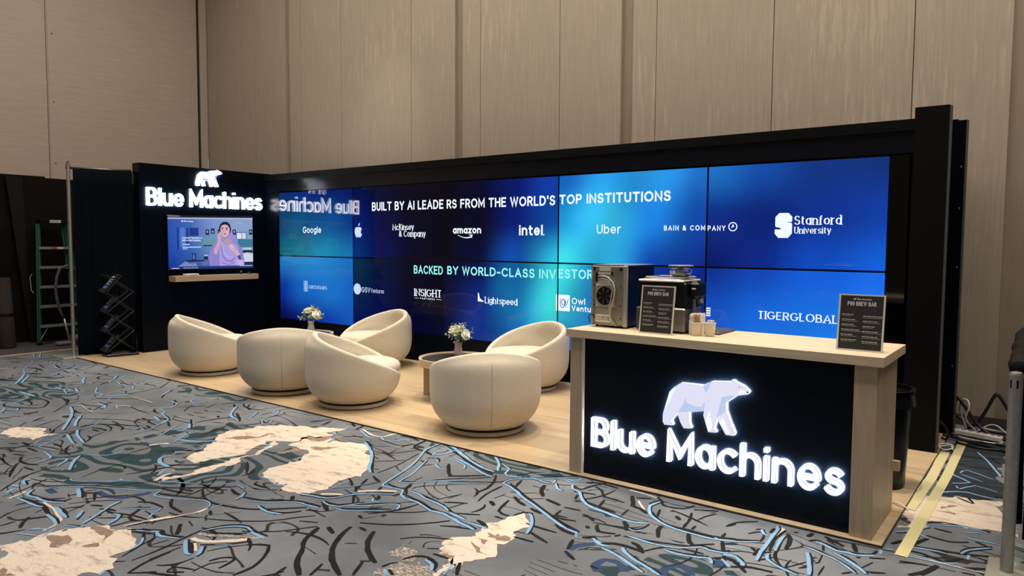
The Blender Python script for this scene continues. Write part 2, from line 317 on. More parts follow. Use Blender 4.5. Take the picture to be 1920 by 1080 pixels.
def lit_sign(root, O, u, v, n, cap, width, bear_o, bear_w, LETTER=None, LSIDE=None, BFACE=None):
    """raised letters, each a part: glowing body, dark gap, glowing face"""
    LETTER = LETTER or globals()['LETTER']; LSIDE = LSIDE or globals()['LSIDE']; BFACE = BFACE or globals()['BFACE']
    mbs = []
    def per():
        m = MB(); mbs.append(m); return m
    dd = cap * .16
    text(None, 'Blue Machines', O, u, v, n, cap, width, .130, False, .155, [(.010, .012, 3), (.012, dd, 1), (dd, dd + .006, 2), (dd + .006, dd + .008, 0)], per)
    for m in mbs:
        if m.f: m.build('letter', [LETTER, LSIDE, LGAP, LBACK], root)
    fr = (Vector(bear_o), Vector(u) * bear_w, Vector(v) * bear_w, Vector(n))
    m = MB()
    m.mi = 3; m.prism(BEAR, fr, .010, .012); m.mi = 1; m.prism(BEAR, fr, .012, dd)
    m.mi = 2; m.prism(BEAR, fr, dd, dd + .004)
    m.mi = 0; m.prism(BEAR, fr, dd + .004, dd + .006)
    b = m.build('bear_emblem', [BFACE, LSIDE, LGAP, LBACK], root)
    m = MB(); m.mi = 0
    for s in BSH: m.prism(s, fr, dd + .0065, dd + .0065)
    m.mi = 1
    for s in BHL: m.prism(s, fr, dd + .0062, dd + .0062)
    m.mi = 2
    m.prism([(0.885, 0.563), (0.906, 0.558), (0.897, 0.549)], fr, dd + .007, dd + .007)
    m.prism([(0.968, 0.52), (0.998, 0.516), (0.991, 0.498), (0.98, 0.507)], fr, dd + .007, dd + .007)
    m.build('facets', [BSHADE, BHI, LGAP], b)
STROKES = {
 'b': '''0.019|-1.551,-3.054 -1.191,-3.175
0.019|-1.525,-2.978 -1.092,-3.143
0.011|-0.865,-3.299 -0.58,-3.435 -0.36,-3.562 -0.165,-3.653 0.119,-3.74 0.392,-3.855 0.762,-4.042
0.021|0.152,-3.751 0.439,-3.89 0.758,-4.046
0.021|0.292,-3.751 0.541,-3.878 0.75,-3.985
0.018|-0.271,-3.27 -0.022,-3.327 0.074,-3.332
0.011|-0.011,-3.056 0.15,-3.185 0.276,-3.25 0.473,-3.292 0.678,-3.242 0.828,-3.119 0.895,-2.905
0.011|0.179,-3.532 0.452,-3.544 0.621,-3.519 0.641,-3.652
0.016|1.106,-3.085 1.307,-3.216 1.464,-3.335 1.515,-3.258 1.692,-3.318 1.936,-3.284 2.088,-3.412 2.091,-3.591
0.011|1.136,-2.984 1.302,-3.111 1.432,-3.221
0.021|0.954,-3.395 1.115,-3.48 1.293,-3.543
0.015|1.267,-3.828 1.553,-3.847 1.775,-3.907
0.025|1.547,-3.728 1.747,-3.781 1.749,-3.719
0.009|1.86,-3.982 2.091,-3.936 2.237,-3.926
0.015|1.675,-3.56 1.967,-3.692 2.12,-3.685 2.301,-3.902
0.009|2.283,-3.639 2.36,-3.718 2.462,-3.798
0.025|2.478,-4.146 2.769,-4.244 3.074,-4.394 3.368,-4.557
0.025|2.943,-4.24 3.13,-4.349 3.321,-4.44
0.023|3.469,-4.477 3.654,-4.55 3.924,-4.612
0.022|3.557,-4.592 3.755,-4.645 3.891,-4.672
0.018|2.037,-4.599 2.07,-4.573 2.212,-4.647
0.018|2.119,-4.581 2.24,-4.531 2.148,-4.486
0.008|3.449,-4.567 3.444,-4.682 3.705,-4.918
0.007|3.592,-4.636 3.684,-4.77 3.796,-4.893
0.008|3.475,-4.472 3.45,-4.376 3.31,-4.204
0.008|3.343,-4.383 3.264,-4.284 3.206,-4.16 3.076,-3.951
0.012|3.723,-4.137 3.814,-4.103 3.919,-4.115
0.025|3.511,-3.827 3.676,-3.868
0.013|3.396,-3.693 3.447,-3.744
0.012|3.706,-3.801 3.809,-3.927 3.955,-4.125 3.96,-4.232
0.008|4.06,-3.964 4.207,-4.143
0.01|1.531,-4.361 1.5,-4.246 1.372,-4.025
0.022|3.738,-3.128 3.848,-3.234 4.03,-3.365 4.235,-3.419
0.012|4.399,-3.287 4.519,-3.358 4.554,-3.309 4.474,-3.226
0.024|4.012,-3.764 4.16,-3.845
0.013|3.945,-3.133 4.092,-3.132 4.233,-3.29
0.013|4.194,-2.955 4.323,-3.084 4.336,-3.208
0.013|3.231,-3.636 3.38,-3.659 3.466,-3.729 3.706,-3.801 3.822,-3.918
0.014|2.917,-3.403 3.133,-3.414 3.275,-3.552
0.014|3.049,-3.16 3.159,-3.288 3.312,-3.269
0.014|3.235,-3.119 3.173,-3.003
0.015|2.643,-3.319 2.446,-3.121
0.012|3.978,-3.853 4.191,-4.12
0.011|4.275,-3.868 4.44,-4.098 4.488,-4.161
0.011|4.455,-4.254 4.781,-4.059 4.845,-4.213
0.017|4.799,-4.414 4.925,-4.484 5.091,-4.503
0.019|5.369,-2.953 5.489,-3.008 5.605,-3.06 5.662,-3.032
0.019|5.686,-2.995 5.765,-3.038 5.864,-3.01 5.893,-2.918 5.951,-2.923
0.024|5.703,-3.19 5.845,-3.273 5.991,-3.375 6.141,-3.517 6.228,-3.612 6.331,-3.687
0.016|6.207,-2.821 6.235,-3.026 6.298,-3.131 6.39,-3.291 6.456,-3.431 6.54,-3.669 6.584,-3.801 6.638,-3.826 6.771,-3.799 6.817,-3.86 6.899,-3.9 7.003,-3.899 7.141,-3.946 7.188,-3.956
0.013|6.437,-3.225 6.545,-3.439 6.6,-3.573 6.636,-3.701 6.73,-3.65 6.799,-3.548 6.895,-3.472 6.97,-3.353
0.006|6.855,-3.632 7.033,-3.426
0.017|6.826,-3.788 6.908,-3.788 6.998,-3.822 7.12,-3.836 7.202,-3.859 7.265,-3.895
0.02|5.212,-3.117 5.316,-3.183
0.019|5.462,-3.382 5.422,-3.277 5.36,-3.274
0.016|5.231,-3.026 5.207,-2.946
0.012|6.375,-4.069 6.348,-3.894
0.006|6.375,-4.062 6.463,-3.954 6.526,-3.788
0.015|6.317,-4.267 6.391,-4.239 6.511,-4.206 6.565,-4.092 6.622,-4.014 6.792,-3.891
0.014|6.695,-4.041 6.739,-4.027 6.77,-4.063 6.816,-4.037
0.014|6.523,-4.258 6.6,-4.277 6.681,-4.252 6.743,-4.134
0.014|6.731,-4.203 6.816,-4.126 6.886,-4.041 6.944,-4.005 6.982,-4.034 6.996,-4.07
0.014|6.693,-4.29 6.782,-4.267 6.947,-4.127
0.014|6.424,-4.366 6.506,-4.361 6.6,-4.345
0.017|6.557,-3.255 6.643,-3.309 6.709,-3.296
0.014|6.418,-3.197 6.466,-3.159 6.535,-3.203
0.014|6.308,-2.92 6.381,-3.109 6.449,-2.98 6.427,-2.935 6.282,-2.86
0.014|6.488,-3.083 6.559,-3.041 6.76,-3.108
0.013|6.516,-3.134 6.625,-3.104 6.748,-3.144 6.796,-3.214
0.021|6.293,-2.819 6.449,-2.887 6.674,-3.008
0.017|3.982,-4.916 4.085,-4.924 4.191,-4.956 4.231,-5.065
0.017|4.234,-4.936 4.306,-4.879 4.445,-5.003
0.023|4.294,-4.787 4.383,-4.86 4.502,-4.931 4.603,-4.982
0.013|4.548,-5.013 4.569,-5.009
0.014|4.285,-4.765 4.439,-4.657 4.45,-4.543
0.024|4.651,-5.355 4.718,-5.336
0.024|4.797,-5.438 4.745,-5.371
0.025|4.626,-5.236 4.609,-5.273 4.72,-5.301
0.012|4.818,-5.06 4.892,-5.061 5.023,-4.968 5.132,-4.871 5.268,-4.762
0.012|4.861,-5.245 5.035,-5.085 5.201,-4.987 5.342,-4.909 5.495,-4.831 5.536,-4.788 5.579,-4.861 5.65,-4.857 5.711,-4.819
0.028|5.098,-4.861 5.117,-4.846
0.027|5.073,-5.111 5.256,-5.179
0.017|5.295,-5.158 5.304,-5.141
0.02|4.859,-5.302 4.941,-5.366 5.04,-5.35 5.189,-5.333 5.275,-5.274
0.02|4.97,-5.425 5.085,-5.415 5.197,-5.405 5.256,-5.387
0.025|5.328,-5.34 5.445,-5.359 5.562,-5.375
0.024|5.41,-5.423 5.535,-5.431 5.621,-5.449
0.013|5.678,-5.429 5.763,-5.387
0.013|5.67,-5.359 5.689,-5.353
0.013|5.584,-5.577 5.614,-5.529
0.019|5.519,-5.264 5.611,-5.336
0.019|5.532,-5.051 5.568,-5.131 5.651,-5.234 5.698,-5.303 5.734,-5.351
0.019|5.714,-5.175 5.765,-5.161 5.82,-5.206 5.853,-5.266
0.011|5.646,-5.108 5.806,-4.991 5.845,-4.95 5.882,-4.996
0.014|5.894,-5.023 5.953,-5.084
0.013|6.077,-5.205 6.151,-5.171 6.192,-5.131
0.02|4.82,-4.383 4.833,-4.445 4.937,-4.503 5.076,-4.515
0.019|5.131,-4.563 5.209,-4.653
0.012|5.355,-4.634 5.354,-4.683 5.409,-4.662
0.007|3.661,-5.11 3.715,-5.068
0.007|3.758,-5.034 3.729,-4.963
0.007|3.805,-4.934 3.713,-4.781 3.616,-4.652
0.007|3.7,-4.922 3.562,-4.765
0.011|5.567,-4.856 5.644,-4.86 5.796,-4.79 5.922,-4.715 6.016,-4.725 6.069,-4.778
0.011|6.09,-4.761 6.083,-4.684
0.012|5.383,-4.676 5.496,-4.629 5.585,-4.578
0.012|5.626,-4.554 5.757,-4.45 5.865,-4.42 5.93,-4.437
0.009|5.96,-4.44 6.124,-4.337
0.015|6.001,-4.474 6.048,-4.527 6.069,-4.586
0.014|6.145,-4.55 6.267,-4.491 6.398,-4.375 6.504,-4.364 6.595,-4.351
0.019|6.282,-4.563 6.403,-4.583 6.513,-4.552
0.015|5.992,-4.221 6.013,-4.261 6.084,-4.233 6.073,-4.2
0.013|5.806,-4.223 5.924,-4.217
0.015|6.173,-5.144 6.252,-5.16 6.328,-5.137 6.377,-5.114
0.016|6.374,-4.986 6.406,-4.891 6.464,-4.825 6.528,-4.795 6.596,-4.811
0.023|6.605,-4.824 6.746,-4.827
0.01|6.61,-5.044 6.672,-4.986
0.022|6.422,-5.101 6.486,-5.142 6.582,-5.188 6.619,-5.184
0.022|6.572,-5.091 6.636,-5.146 6.649,-5.177
0.015|6.073,-5.208 6.151,-5.171 6.176,-5.143 6.242,-5.171 6.316,-5.143
0.015|6.204,-5.231 6.276,-5.28 6.316,-5.364
0.018|6.458,-5.538 6.499,-5.585
0.015|5.601,-5.635 5.713,-5.586
0.015|5.596,-5.568 5.657,-5.504
0.015|5.758,-5.567 5.688,-5.479
0.024|7.172,-3.957 7.268,-3.944 7.442,-3.986 7.574,-4.014
0.024|7.484,-3.953 7.623,-3.957
0.025|7.29,-3.905 7.435,-3.933
0.021|7.628,-4.47 7.697,-4.49 7.74,-4.543
0.02|7.547,-4.68 7.599,-4.715
0.007|7.534,-4.641 7.549,-4.593
0.014|7.778,-4.412 7.817,-4.538
0.021|6.383,-2.844 6.508,-2.932 6.713,-3.033 6.896,-3.107 7.008,-3.123
0.02|6.585,-3.05 6.779,-3.12 6.951,-3.194 7.072,-3.223
0.02|6.784,-2.832 6.903,-2.939 7.016,-3.091
0.016|6.956,-2.952 7.056,-3.007 7.093,-3.107 7.174,-3.13 7.234,-3.095
0.009|6.917,-3.514 7.131,-3.344
0.013|7.212,-3.28 7.205,-3.191 7.309,-3.072 7.421,-3.091 7.479,-3.068 7.452,-2.995
0.013|7.261,-3.11 7.428,-2.97 7.562,-2.834
0.018|7.494,-3.057 7.563,-3.139 7.62,-3.16
0.019|7.48,-2.948 7.565,-2.977
0.019|7.5,-2.933 7.564,-2.942
0.019|7.589,-2.934 7.578,-2.859
0.02|7.212,-3.28 7.294,-3.307 7.394,-3.36 7.481,-3.419 7.578,-3.465 7.667,-3.512 7.764,-3.566 7.885,-3.63 7.981,-3.673 8.068,-3.686
0.008|8.06,-3.692 8.093,-3.745
0.019|7.675,-3.618 7.721,-3.654 7.793,-3.754 7.845,-3.877
0.02|7.604,-3.015 7.643,-3.076 7.717,-3.105 7.779,-3.183 7.873,-3.271 7.981,-3.301 8.133,-3.329
0.02|8.17,-3.7 8.242,-3.726
0.01|7.263,-2.997 7.41,-2.829
0.02|7.726,-3.112 7.804,-3.214 7.908,-3.287 8.031,-3.317 8.153,-3.341 8.247,-3.345 8.322,-3.301
0.01|8.262,-3.446 8.31,-3.463 8.335,-3.416
0.019|8.215,-2.935 8.197,-3.037 8.23,-3.118 8.276,-3.184 8.367,-3.25 8.485,-3.289 8.594,-3.292 8.709,-3.289 8.818,-3.237
0.017|8.316,-3.546 8.387,-3.551 8.478,-3.555 8.607,-3.519 8.695,-3.434 8.744,-3.444 8.821,-3.43 8.839,-3.408
0.019|8.559,-3.589 8.63,-3.595 8.739,-3.564 8.788,-3.54 8.821,-3.596
0.022|8.173,-3.694 8.24,-3.743 8.299,-3.728
0.021|8.278,-3.777 8.37,-3.8 8.465,-3.846 8.587,-3.907
0.021|8.367,-3.708 8.399,-3.746 8.486,-3.8 8.594,-3.846 8.665,-3.88
0.021|8.84,-3.507 8.906,-3.572
0.014|8.826,-3.457 8.891,-3.436
0.015|8.805,-3.347 8.851,-3.327
0.016|8.877,-2.984 8.906,-3.042 8.934,-3.051
0.015|8.706,-3.263 8.743,-3.279 8.804,-3.254 8.923,-3.168
0.015|8.8,-3.347 8.879,-3.322
0.02|8.929,-2.876 8.95,-2.926 8.954,-3.02 8.966,-3.165 8.973,-3.29 8.991,-3.414
0.018|9.006,-2.995 9.009,-3.086 9.03,-3.231
0.019|9.011,-3.289 9.028,-3.358 9.085,-3.406 9.147,-3.435 9.209,-3.454
0.021|9.173,-3.148 9.214,-3.266 9.255,-3.418
0.014|9.135,-3.076 9.184,-3.088 9.26,-3.121 9.335,-3.157 9.437,-3.257
0.02|9.171,-2.966 9.217,-2.982 9.291,-3.026 9.346,-3.011 9.391,-3.018 9.467,-2.965
0.019|9.292,-3.068 9.343,-3.097 9.423,-3.167 9.476,-3.226
0.019|9.479,-2.864 9.486,-2.929
0.021|8.828,-3.446 8.881,-3.433 8.944,-3.491 8.955,-3.521
0.021|8.856,-3.52 8.905,-3.574
0.016|9.497,-2.543 9.564,-2.467 9.637,-2.336
0.015|9.592,-2.48 9.656,-2.532
0.019|9.631,-2.292 9.712,-2.253 9.804,-2.205 9.92,-2.233
0.017|9.602,-2.727 9.69,-2.699 9.768,-2.7
0.017|9.495,-2.832 9.531,-2.825
0.017|9.588,-2.832 9.678,-2.831 9.761,-2.843 9.826,-2.802
0.017|9.828,-2.653 9.856,-2.569 9.948,-2.466
0.017|9.863,-2.646 9.863,-2.715
0.018|9.814,-2.374 9.87,-2.386 9.984,-2.384
0.013|9.814,-2.305 9.896,-2.252
0.017|9.719,-0.352 9.804,-0.586 9.858,-0.783 9.908,-0.968
0.016|9.597,-1.01 9.643,-1.141 9.746,-1.254 9.649,-1.348
0.015|9.68,-1.391 9.705,-1.453 9.781,-1.311 9.91,-1.372
0.013|9.665,-1.05 9.703,-0.945 9.868,-1.07
0.013|9.676,-1.078 9.816,-1.181
0.021|9.587,-1.659 9.656,-1.556 9.753,-1.496 9.813,-1.526 9.919,-1.533''',
 'w': '''0.023|-0.498,-3.802 -0.484,-3.748 -0.444,-3.673
0.019|5.364,-2.919 5.575,-2.994 5.688,-2.976 5.689,-2.866 5.71,-2.812
0.024|6.56,-3.999 6.653,-3.903 6.758,-3.842
0.024|6.409,-4.183 6.477,-4.129 6.536,-4.104
0.018|4.926,-5.46 4.866,-5.34
0.016|5.163,-5.353 5.332,-5.356 5.46,-5.384 5.572,-5.402 5.638,-5.469 5.661,-5.532
0.013|5.956,-5.218 5.976,-5.101 6.019,-4.979
0.025|5.306,-4.72 5.247,-4.622 5.243,-4.575
0.029|4.414,-4.319 4.443,-4.247 4.486,-4.196
0.022|5.992,-5.093 6.035,-4.985 6.086,-4.878 6.069,-4.778
0.035|6.422,-5.063 6.48,-5.064 6.563,-5.017 6.643,-4.936 6.677,-4.891
0.015|6.5,-5.094 6.597,-5.142
0.015|7.955,-2.858 8.068,-2.865 8.163,-2.885
0.014|8.097,-3.005 8.153,-3.072 8.198,-3.122
0.023|8.954,-2.89 8.982,-2.917 8.978,-3.033 8.982,-3.122''',
 'k': '''0.014|1.795,-4.47 1.888,-4.522 2.03,-4.508 2.286,-4.35 2.175,-4.24 2.052,-4.183 1.9,-4.172
0.014|1.897,-4.387 1.999,-4.382
0.014|1.821,-4.29 1.989,-4.312 2.075,-4.346
0.009|1.63,-4.472 1.612,-4.324 1.812,-4.271
0.009|2.594,-4.339 2.331,-4.113 2.254,-3.967
0.009|2.797,-4.058 2.617,-3.882 2.568,-3.766
0.018|2.052,-4.022 2.163,-4.04 2.318,-4.124
0.004|2.795,-4.224 2.957,-4.093 3.165,-3.926 3.127,-3.671
0.008|3.335,-4.621 3.213,-4.527 3.091,-4.422
0.008|3.011,-4.317 3.192,-4.193 3.415,-4.057 3.648,-4.016
0.016|3.765,-4.239 3.679,-4.192 3.517,-4.203 3.366,-4.304 3.39,-4.424
0.016|3.554,-4.389 3.657,-4.382
0.016|3.49,-4.363 3.582,-4.328 3.695,-4.333
0.008|2.937,-4.748 2.82,-4.64
0.008|3.057,-4.652 2.935,-4.422
0.008|2.846,-4.556 2.859,-4.503
0.017|3.473,-3.924 3.549,-3.928
0.016|3.58,-3.902 3.666,-3.96 3.81,-3.968
0.016|3.78,-4.032 3.902,-4.053
0.008|3.935,-4.603 3.787,-4.48 3.713,-4.356
0.008|3.174,-4.597 3.031,-4.712
0.008|3.22,-4.599 3.356,-4.643
0.011|3.541,-4.918 3.677,-4.908
0.011|3.763,-4.773 3.929,-4.771
0.011|3.487,-4.994 3.557,-4.955
0.013|2.466,-4.734 2.547,-4.669
0.011|0.443,-4.098 0.415,-3.909
0.012|-0.492,-3.363 -0.143,-3.426
0.012|-0.24,-3.245 0.012,-3.298
0.011|1.304,-3.255 1.295,-3.19 1.144,-3.092
0.01|1.612,-3.282 1.859,-3.248
0.01|1.838,-3.098 1.973,-3.123
0.013|-1.498,-3.327 -1.444,-3.125
0.012|-0.741,-3.101 -0.491,-3.086
0.012|-1.032,-3.532 -0.834,-3.462
0.012|-0.546,-2.841 -0.296,-2.83 0.093,-2.881
0.011|0.089,-3.725 0.272,-3.653 0.238,-3.603
0.011|0.67,-3.701 0.737,-3.573 0.677,-3.511
0.011|0.169,-3.337 0.504,-3.385
0.018|3.611,-3.079 3.725,-3.139
0.017|4.277,-3.427 4.15,-3.357 3.973,-3.274
0.012|4.44,-3.296 4.516,-3.319 4.484,-3.261
0.016|3.87,-3.669 4.117,-3.801
0.008|3.677,-3.693 3.721,-3.767 3.982,-3.748
0.009|3.518,-3.548 3.432,-3.474 3.332,-3.355
0.009|3.618,-3.396 3.696,-3.404
0.009|3.544,-3.335 3.455,-3.179
0.008|4.113,-3.601 4.224,-3.554
0.01|2.262,-3.146 1.99,-2.905
0.011|1.746,-2.821 1.954,-2.865
0.017|3.934,-3.443 4.003,-3.475
0.013|3.735,-2.978 3.895,-3.1 4.137,-3.142
0.016|3.786,-3.843 3.968,-3.921
0.013|3.49,-3.732 3.647,-3.762 3.764,-3.839
0.015|2.771,-3.385 2.584,-3.251 2.469,-3.103
0.008|4.438,-3.699 4.345,-3.618
0.008|4.28,-3.57 4.372,-3.557
0.008|4.814,-3.059 4.852,-2.879
0.008|4.96,-3.044 4.918,-2.912
0.008|4.449,-3.535 4.598,-3.455
0.009|4.349,-3.197 4.358,-3.01
0.008|3.825,-3.575 3.921,-3.542
0.009|3.648,-3.582 3.76,-3.583
0.009|3.749,-3.361 3.836,-3.339
0.009|4.219,-3.168 4.198,-3.047
0.008|4.061,-3.429 4.05,-3.349
0.009|3.625,-3.508 3.725,-3.475
0.015|5.681,-3.157 5.829,-3.222
0.014|6.037,-3.398 6.279,-3.624
0.008|5.414,-3.177 5.565,-3.074
0.007|5.72,-3.056 5.859,-3.065 5.967,-3.079 6.051,-3.022
0.007|5.839,-3.23 5.95,-3.141
0.007|6.007,-3.362 6.039,-3.337
0.007|6.096,-3.306 6.053,-3.171
0.007|6.088,-3.298 6.199,-3.07
0.007|6.148,-3.498 6.311,-3.325
0.007|6.279,-3.624 6.315,-3.596
0.007|6.37,-3.655 6.354,-3.458 6.268,-3.139
0.02|5.121,-2.833 5.238,-2.902
0.02|5.321,-2.953 5.282,-2.826
0.019|5.784,-2.863 5.873,-2.846 6.009,-2.877
0.018|6.047,-2.812 6.11,-3.03 6.263,-3.066 6.373,-3.101
0.012|6.594,-3.769 6.662,-3.784 6.779,-3.782
0.012|6.831,-3.849 6.94,-3.868 7.045,-3.886 7.162,-3.929
0.009|6.632,-3.681 6.741,-3.618 6.809,-3.505 6.958,-3.338
0.006|6.803,-3.74 6.822,-3.658 7.031,-3.423
0.012|6.849,-3.77 7.045,-3.805 7.162,-3.832 7.282,-3.882
0.015|6.73,-3.685 6.771,-3.766 6.847,-3.836
0.016|6.311,-3.864 6.438,-3.94
0.016|6.405,-3.728 6.519,-3.782 6.524,-3.802 6.47,-3.937
0.015|6.415,-3.793 6.525,-3.983
0.015|6.484,-3.948 6.547,-4.009
0.015|6.615,-3.845 6.647,-3.898
0.012|6.296,-4.251 6.4,-4.211 6.494,-4.179 6.607,-4.016 6.767,-3.867
0.017|6.603,-4.072 6.7,-4.158
0.018|6.729,-3.972 6.777,-4.017
0.017|6.566,-4.284 6.674,-4.343
0.011|6.526,-4.246 6.648,-4.239 6.743,-4.105
0.011|6.723,-4.189 6.831,-4.065 6.94,-3.978
0.011|6.707,-4.26 6.753,-4.242 6.965,-4.085
0.011|6.405,-4.352 6.49,-4.335 6.592,-4.332
0.016|6.627,-3.186 6.735,-3.314 6.828,-3.38 6.933,-3.309
0.014|6.403,-3.18 6.474,-3.138 6.533,-3.191
0.021|6.444,-2.922 6.717,-3.058
0.008|4.787,-3.038 4.877,-2.838
0.008|4.992,-3.059 4.925,-2.907
0.006|6.929,-3.967 7.028,-3.869
0.006|7.135,-3.795 7.27,-3.718
0.006|7.072,-3.794 7.12,-3.642
0.006|6.697,-3.617 6.687,-3.529
0.007|6.542,-3.268 6.507,-3.336
0.014|4.029,-4.909 4.164,-4.934
0.009|4.731,-5.447 4.626,-5.352 4.5,-5.215 4.456,-5.099 4.445,-5.003
0.017|3.975,-5.071 4.096,-5.117 4.231,-5.106 4.293,-5.07
0.009|4.795,-5.264 4.993,-5.096 5.173,-4.975 5.419,-4.859
0.009|5.594,-4.828 5.679,-4.802
0.015|5.109,-5.104 5.278,-5.161
0.015|5.231,-5.072 5.381,-5.141
0.014|4.936,-5.349 5.102,-5.321 5.241,-5.272 5.234,-5.217
0.022|4.979,-5.408 5.146,-5.387 5.273,-5.383 5.407,-5.408
0.017|5.37,-5.326 5.502,-5.342
0.016|5.683,-5.417 5.757,-5.375
0.011|5.543,-5.264 5.645,-5.345
0.011|5.558,-5.1 5.632,-5.175 5.763,-5.145
0.016|5.764,-5.135 5.794,-5.174
0.008|5.654,-5.285 5.686,-5.224
0.008|5.655,-5.091 5.78,-4.983
0.016|5.713,-5.016 5.769,-5.048 5.839,-5.139 5.938,-5.139
0.014|5.627,-4.986 5.7,-4.939 5.839,-4.936
0.006|5.322,-5.267 5.394,-5.151 5.526,-5.027
0.006|5.467,-5.323 5.416,-5.212
0.005|5.26,-5.613 5.196,-5.519 5.201,-5.421
0.005|5.399,-5.657 5.391,-5.579
0.006|5.329,-5.451 5.306,-5.405
0.014|5.454,-5.192 5.53,-5.151
0.018|5.379,-5.502 5.443,-5.555 5.52,-5.595
0.008|5.971,-5.215 6.01,-5.091
0.01|6.075,-5.174 6.134,-5.152 6.191,-5.115
0.013|4.953,-4.545 5.046,-4.578 5.136,-4.661
0.013|4.736,-4.717 4.825,-4.701 4.888,-4.73
0.015|3.541,-4.918 3.677,-4.908
0.015|3.763,-4.773 3.929,-4.771
0.014|3.745,-4.95 3.913,-4.941
0.014|3.786,-5.132 3.881,-5.145
0.013|4.284,-5.158 4.407,-5.138
0.007|3.606,-5.093 3.785,-5.043 3.862,-4.996
0.006|4.323,-5.319 4.386,-5.269
0.006|4.719,-5.21 4.709,-5.146
0.006|4.61,-5.225 4.732,-5.188 4.864,-5.106
0.007|3.979,-5.125 3.982,-5.108
0.006|4.517,-5.275 4.483,-5.154
0.006|5.155,-5.133 5.191,-5.039
0.012|5.569,-4.829 5.691,-4.784 5.894,-4.699
0.012|5.489,-4.759 5.629,-4.648 5.749,-4.54 5.852,-4.444
0.014|5.737,-4.617 5.857,-4.678 5.981,-4.705 6.092,-4.69 6.27,-4.63 6.401,-4.527 6.535,-4.387
0.017|5.747,-4.828 5.862,-4.895 6.01,-4.905
0.008|6.025,-5.109 6.051,-4.993 6.095,-4.848
0.016|6.119,-4.785 6.187,-4.821
0.018|5.878,-4.492 5.961,-4.519 6.01,-4.519
0.018|5.632,-4.687 5.706,-4.668
0.009|5.951,-4.393 6.05,-4.369 6.123,-4.311
0.014|6.043,-4.531 6.218,-4.481 6.387,-4.359 6.588,-4.321
0.009|6.218,-4.481 6.303,-4.388
0.014|6.311,-4.551 6.406,-4.569 6.506,-4.524 6.561,-4.447
0.014|6.567,-4.419 6.632,-4.38
0.015|5.879,-4.297 5.91,-4.342 6.05,-4.328
0.008|6.22,-4.871 6.391,-4.779 6.541,-4.661 6.623,-4.531 6.686,-4.438
0.008|6.681,-4.55 6.786,-4.499
0.008|6.651,-4.778 6.721,-4.712 6.785,-4.612 6.832,-4.535
0.003|6.189,-4.819 6.285,-4.676
0.021|6.184,-5.004 6.311,-5.094
0.023|6.297,-4.318 6.349,-4.364
0.023|6.522,-4.253 6.679,-4.343
0.021|6.888,-4.501 6.983,-4.546
0.013|6.136,-5.163 6.184,-5.125 6.275,-5.141 6.37,-5.085
0.01|6.443,-5.314 6.412,-5.181 6.384,-5.074 6.362,-4.965 6.401,-4.854 6.467,-4.792 6.535,-4.779 6.615,-4.796 6.728,-4.794
0.01|6.408,-4.979 6.508,-4.919 6.604,-4.844
0.01|6.543,-5.087 6.643,-5 6.717,-4.896
0.017|6.447,-5.108 6.511,-5.122 6.604,-5.17
0.007|6.508,-5.346 6.497,-5.237 6.488,-5.167
0.007|6.717,-5.362 6.675,-5.279 6.67,-5.194
0.007|6.813,-5.279 6.797,-5.183 6.842,-5.108
0.011|6.717,-5.362 6.785,-5.309
0.012|6.881,-5.18 6.868,-5.112 6.833,-5.066 6.78,-5.108 6.767,-5.167
0.011|6.65,-5.415 6.679,-5.392
0.014|7.007,-5.179 7.003,-5.069 6.947,-4.968 6.84,-4.863 6.741,-4.932
0.005|6.741,-4.932 6.681,-5.023 6.648,-5.11
0.005|6.278,-5.233 6.262,-5.189
0.005|6.347,-5.16 6.334,-5.26
0.022|6.85,-4.541 6.925,-4.687 7.047,-4.806 7.127,-4.892 7.263,-4.979
0.022|7.032,-4.527 7.116,-4.646 7.247,-4.766 7.401,-4.849
0.014|7.167,-5.061 7.137,-4.964
0.014|7.305,-4.946 7.249,-4.829
0.015|6.147,-5.198 6.216,-5.237
0.013|6.021,-5.233 6.134,-5.152 6.191,-5.115 6.249,-5.134 6.3,-5.125
0.007|6.363,-5.417 6.295,-5.28 6.256,-5.183
0.007|6.45,-5.408 6.427,-5.191
0.008|5.26,-5.613 5.204,-5.55
0.008|5.399,-5.657 5.391,-5.579
0.012|6.579,-5.486 6.535,-5.395 6.519,-5.342 6.503,-5.231
0.011|6.579,-5.486 6.68,-5.394
0.011|6.712,-5.357 6.697,-5.331
0.013|5.761,-5.47 5.757,-5.441
0.022|6.988,-4.42 7.04,-4.543 7.147,-4.678 7.273,-4.779 7.421,-4.855
0.022|7.141,-4.382 7.224,-4.501 7.345,-4.601 7.455,-4.651
0.014|7.39,-4.68 7.471,-4.816
0.016|7.034,-4.393 7.1,-4.406
0.016|6.888,-4.274 6.938,-4.295
0.021|6.89,-4.507 6.975,-4.54
0.008|6.863,-4.222 6.998,-4.125 7.118,-4.031 7.165,-3.967
0.008|7.333,-4.364 7.384,-4.298 7.476,-4.234 7.573,-4.192
0.007|7.538,-4.362 7.593,-4.327
0.011|6.982,-4.348 7.142,-4.26 7.269,-4.142 7.376,-3.999
0.01|7.381,-4.091 7.459,-4.049 7.56,-4.016
0.011|7.141,-3.796 7.271,-3.716
0.011|7.32,-3.892 7.455,-3.817
0.003|6.949,-4.296 6.988,-4.205
0.011|7.479,-3.938 7.619,-3.942
0.011|7.154,-3.82 7.268,-3.881 7.43,-3.917
0.011|7.106,-3.923 7.211,-3.926
0.021|7.501,-3.891 7.591,-3.926
0.012|7.611,-4.392 7.718,-4.385
0.014|7.535,-4.544 7.558,-4.473 7.62,-4.439 7.705,-4.469 7.741,-4.514
0.012|7.514,-4.663 7.52,-4.615 7.544,-4.581
0.016|7.567,-4.665 7.627,-4.694
0.018|7.794,-4.385 7.875,-4.499
0.024|6.498,-2.941 6.791,-3.083 7.036,-3.177
0.014|6.815,-2.838 6.953,-2.981
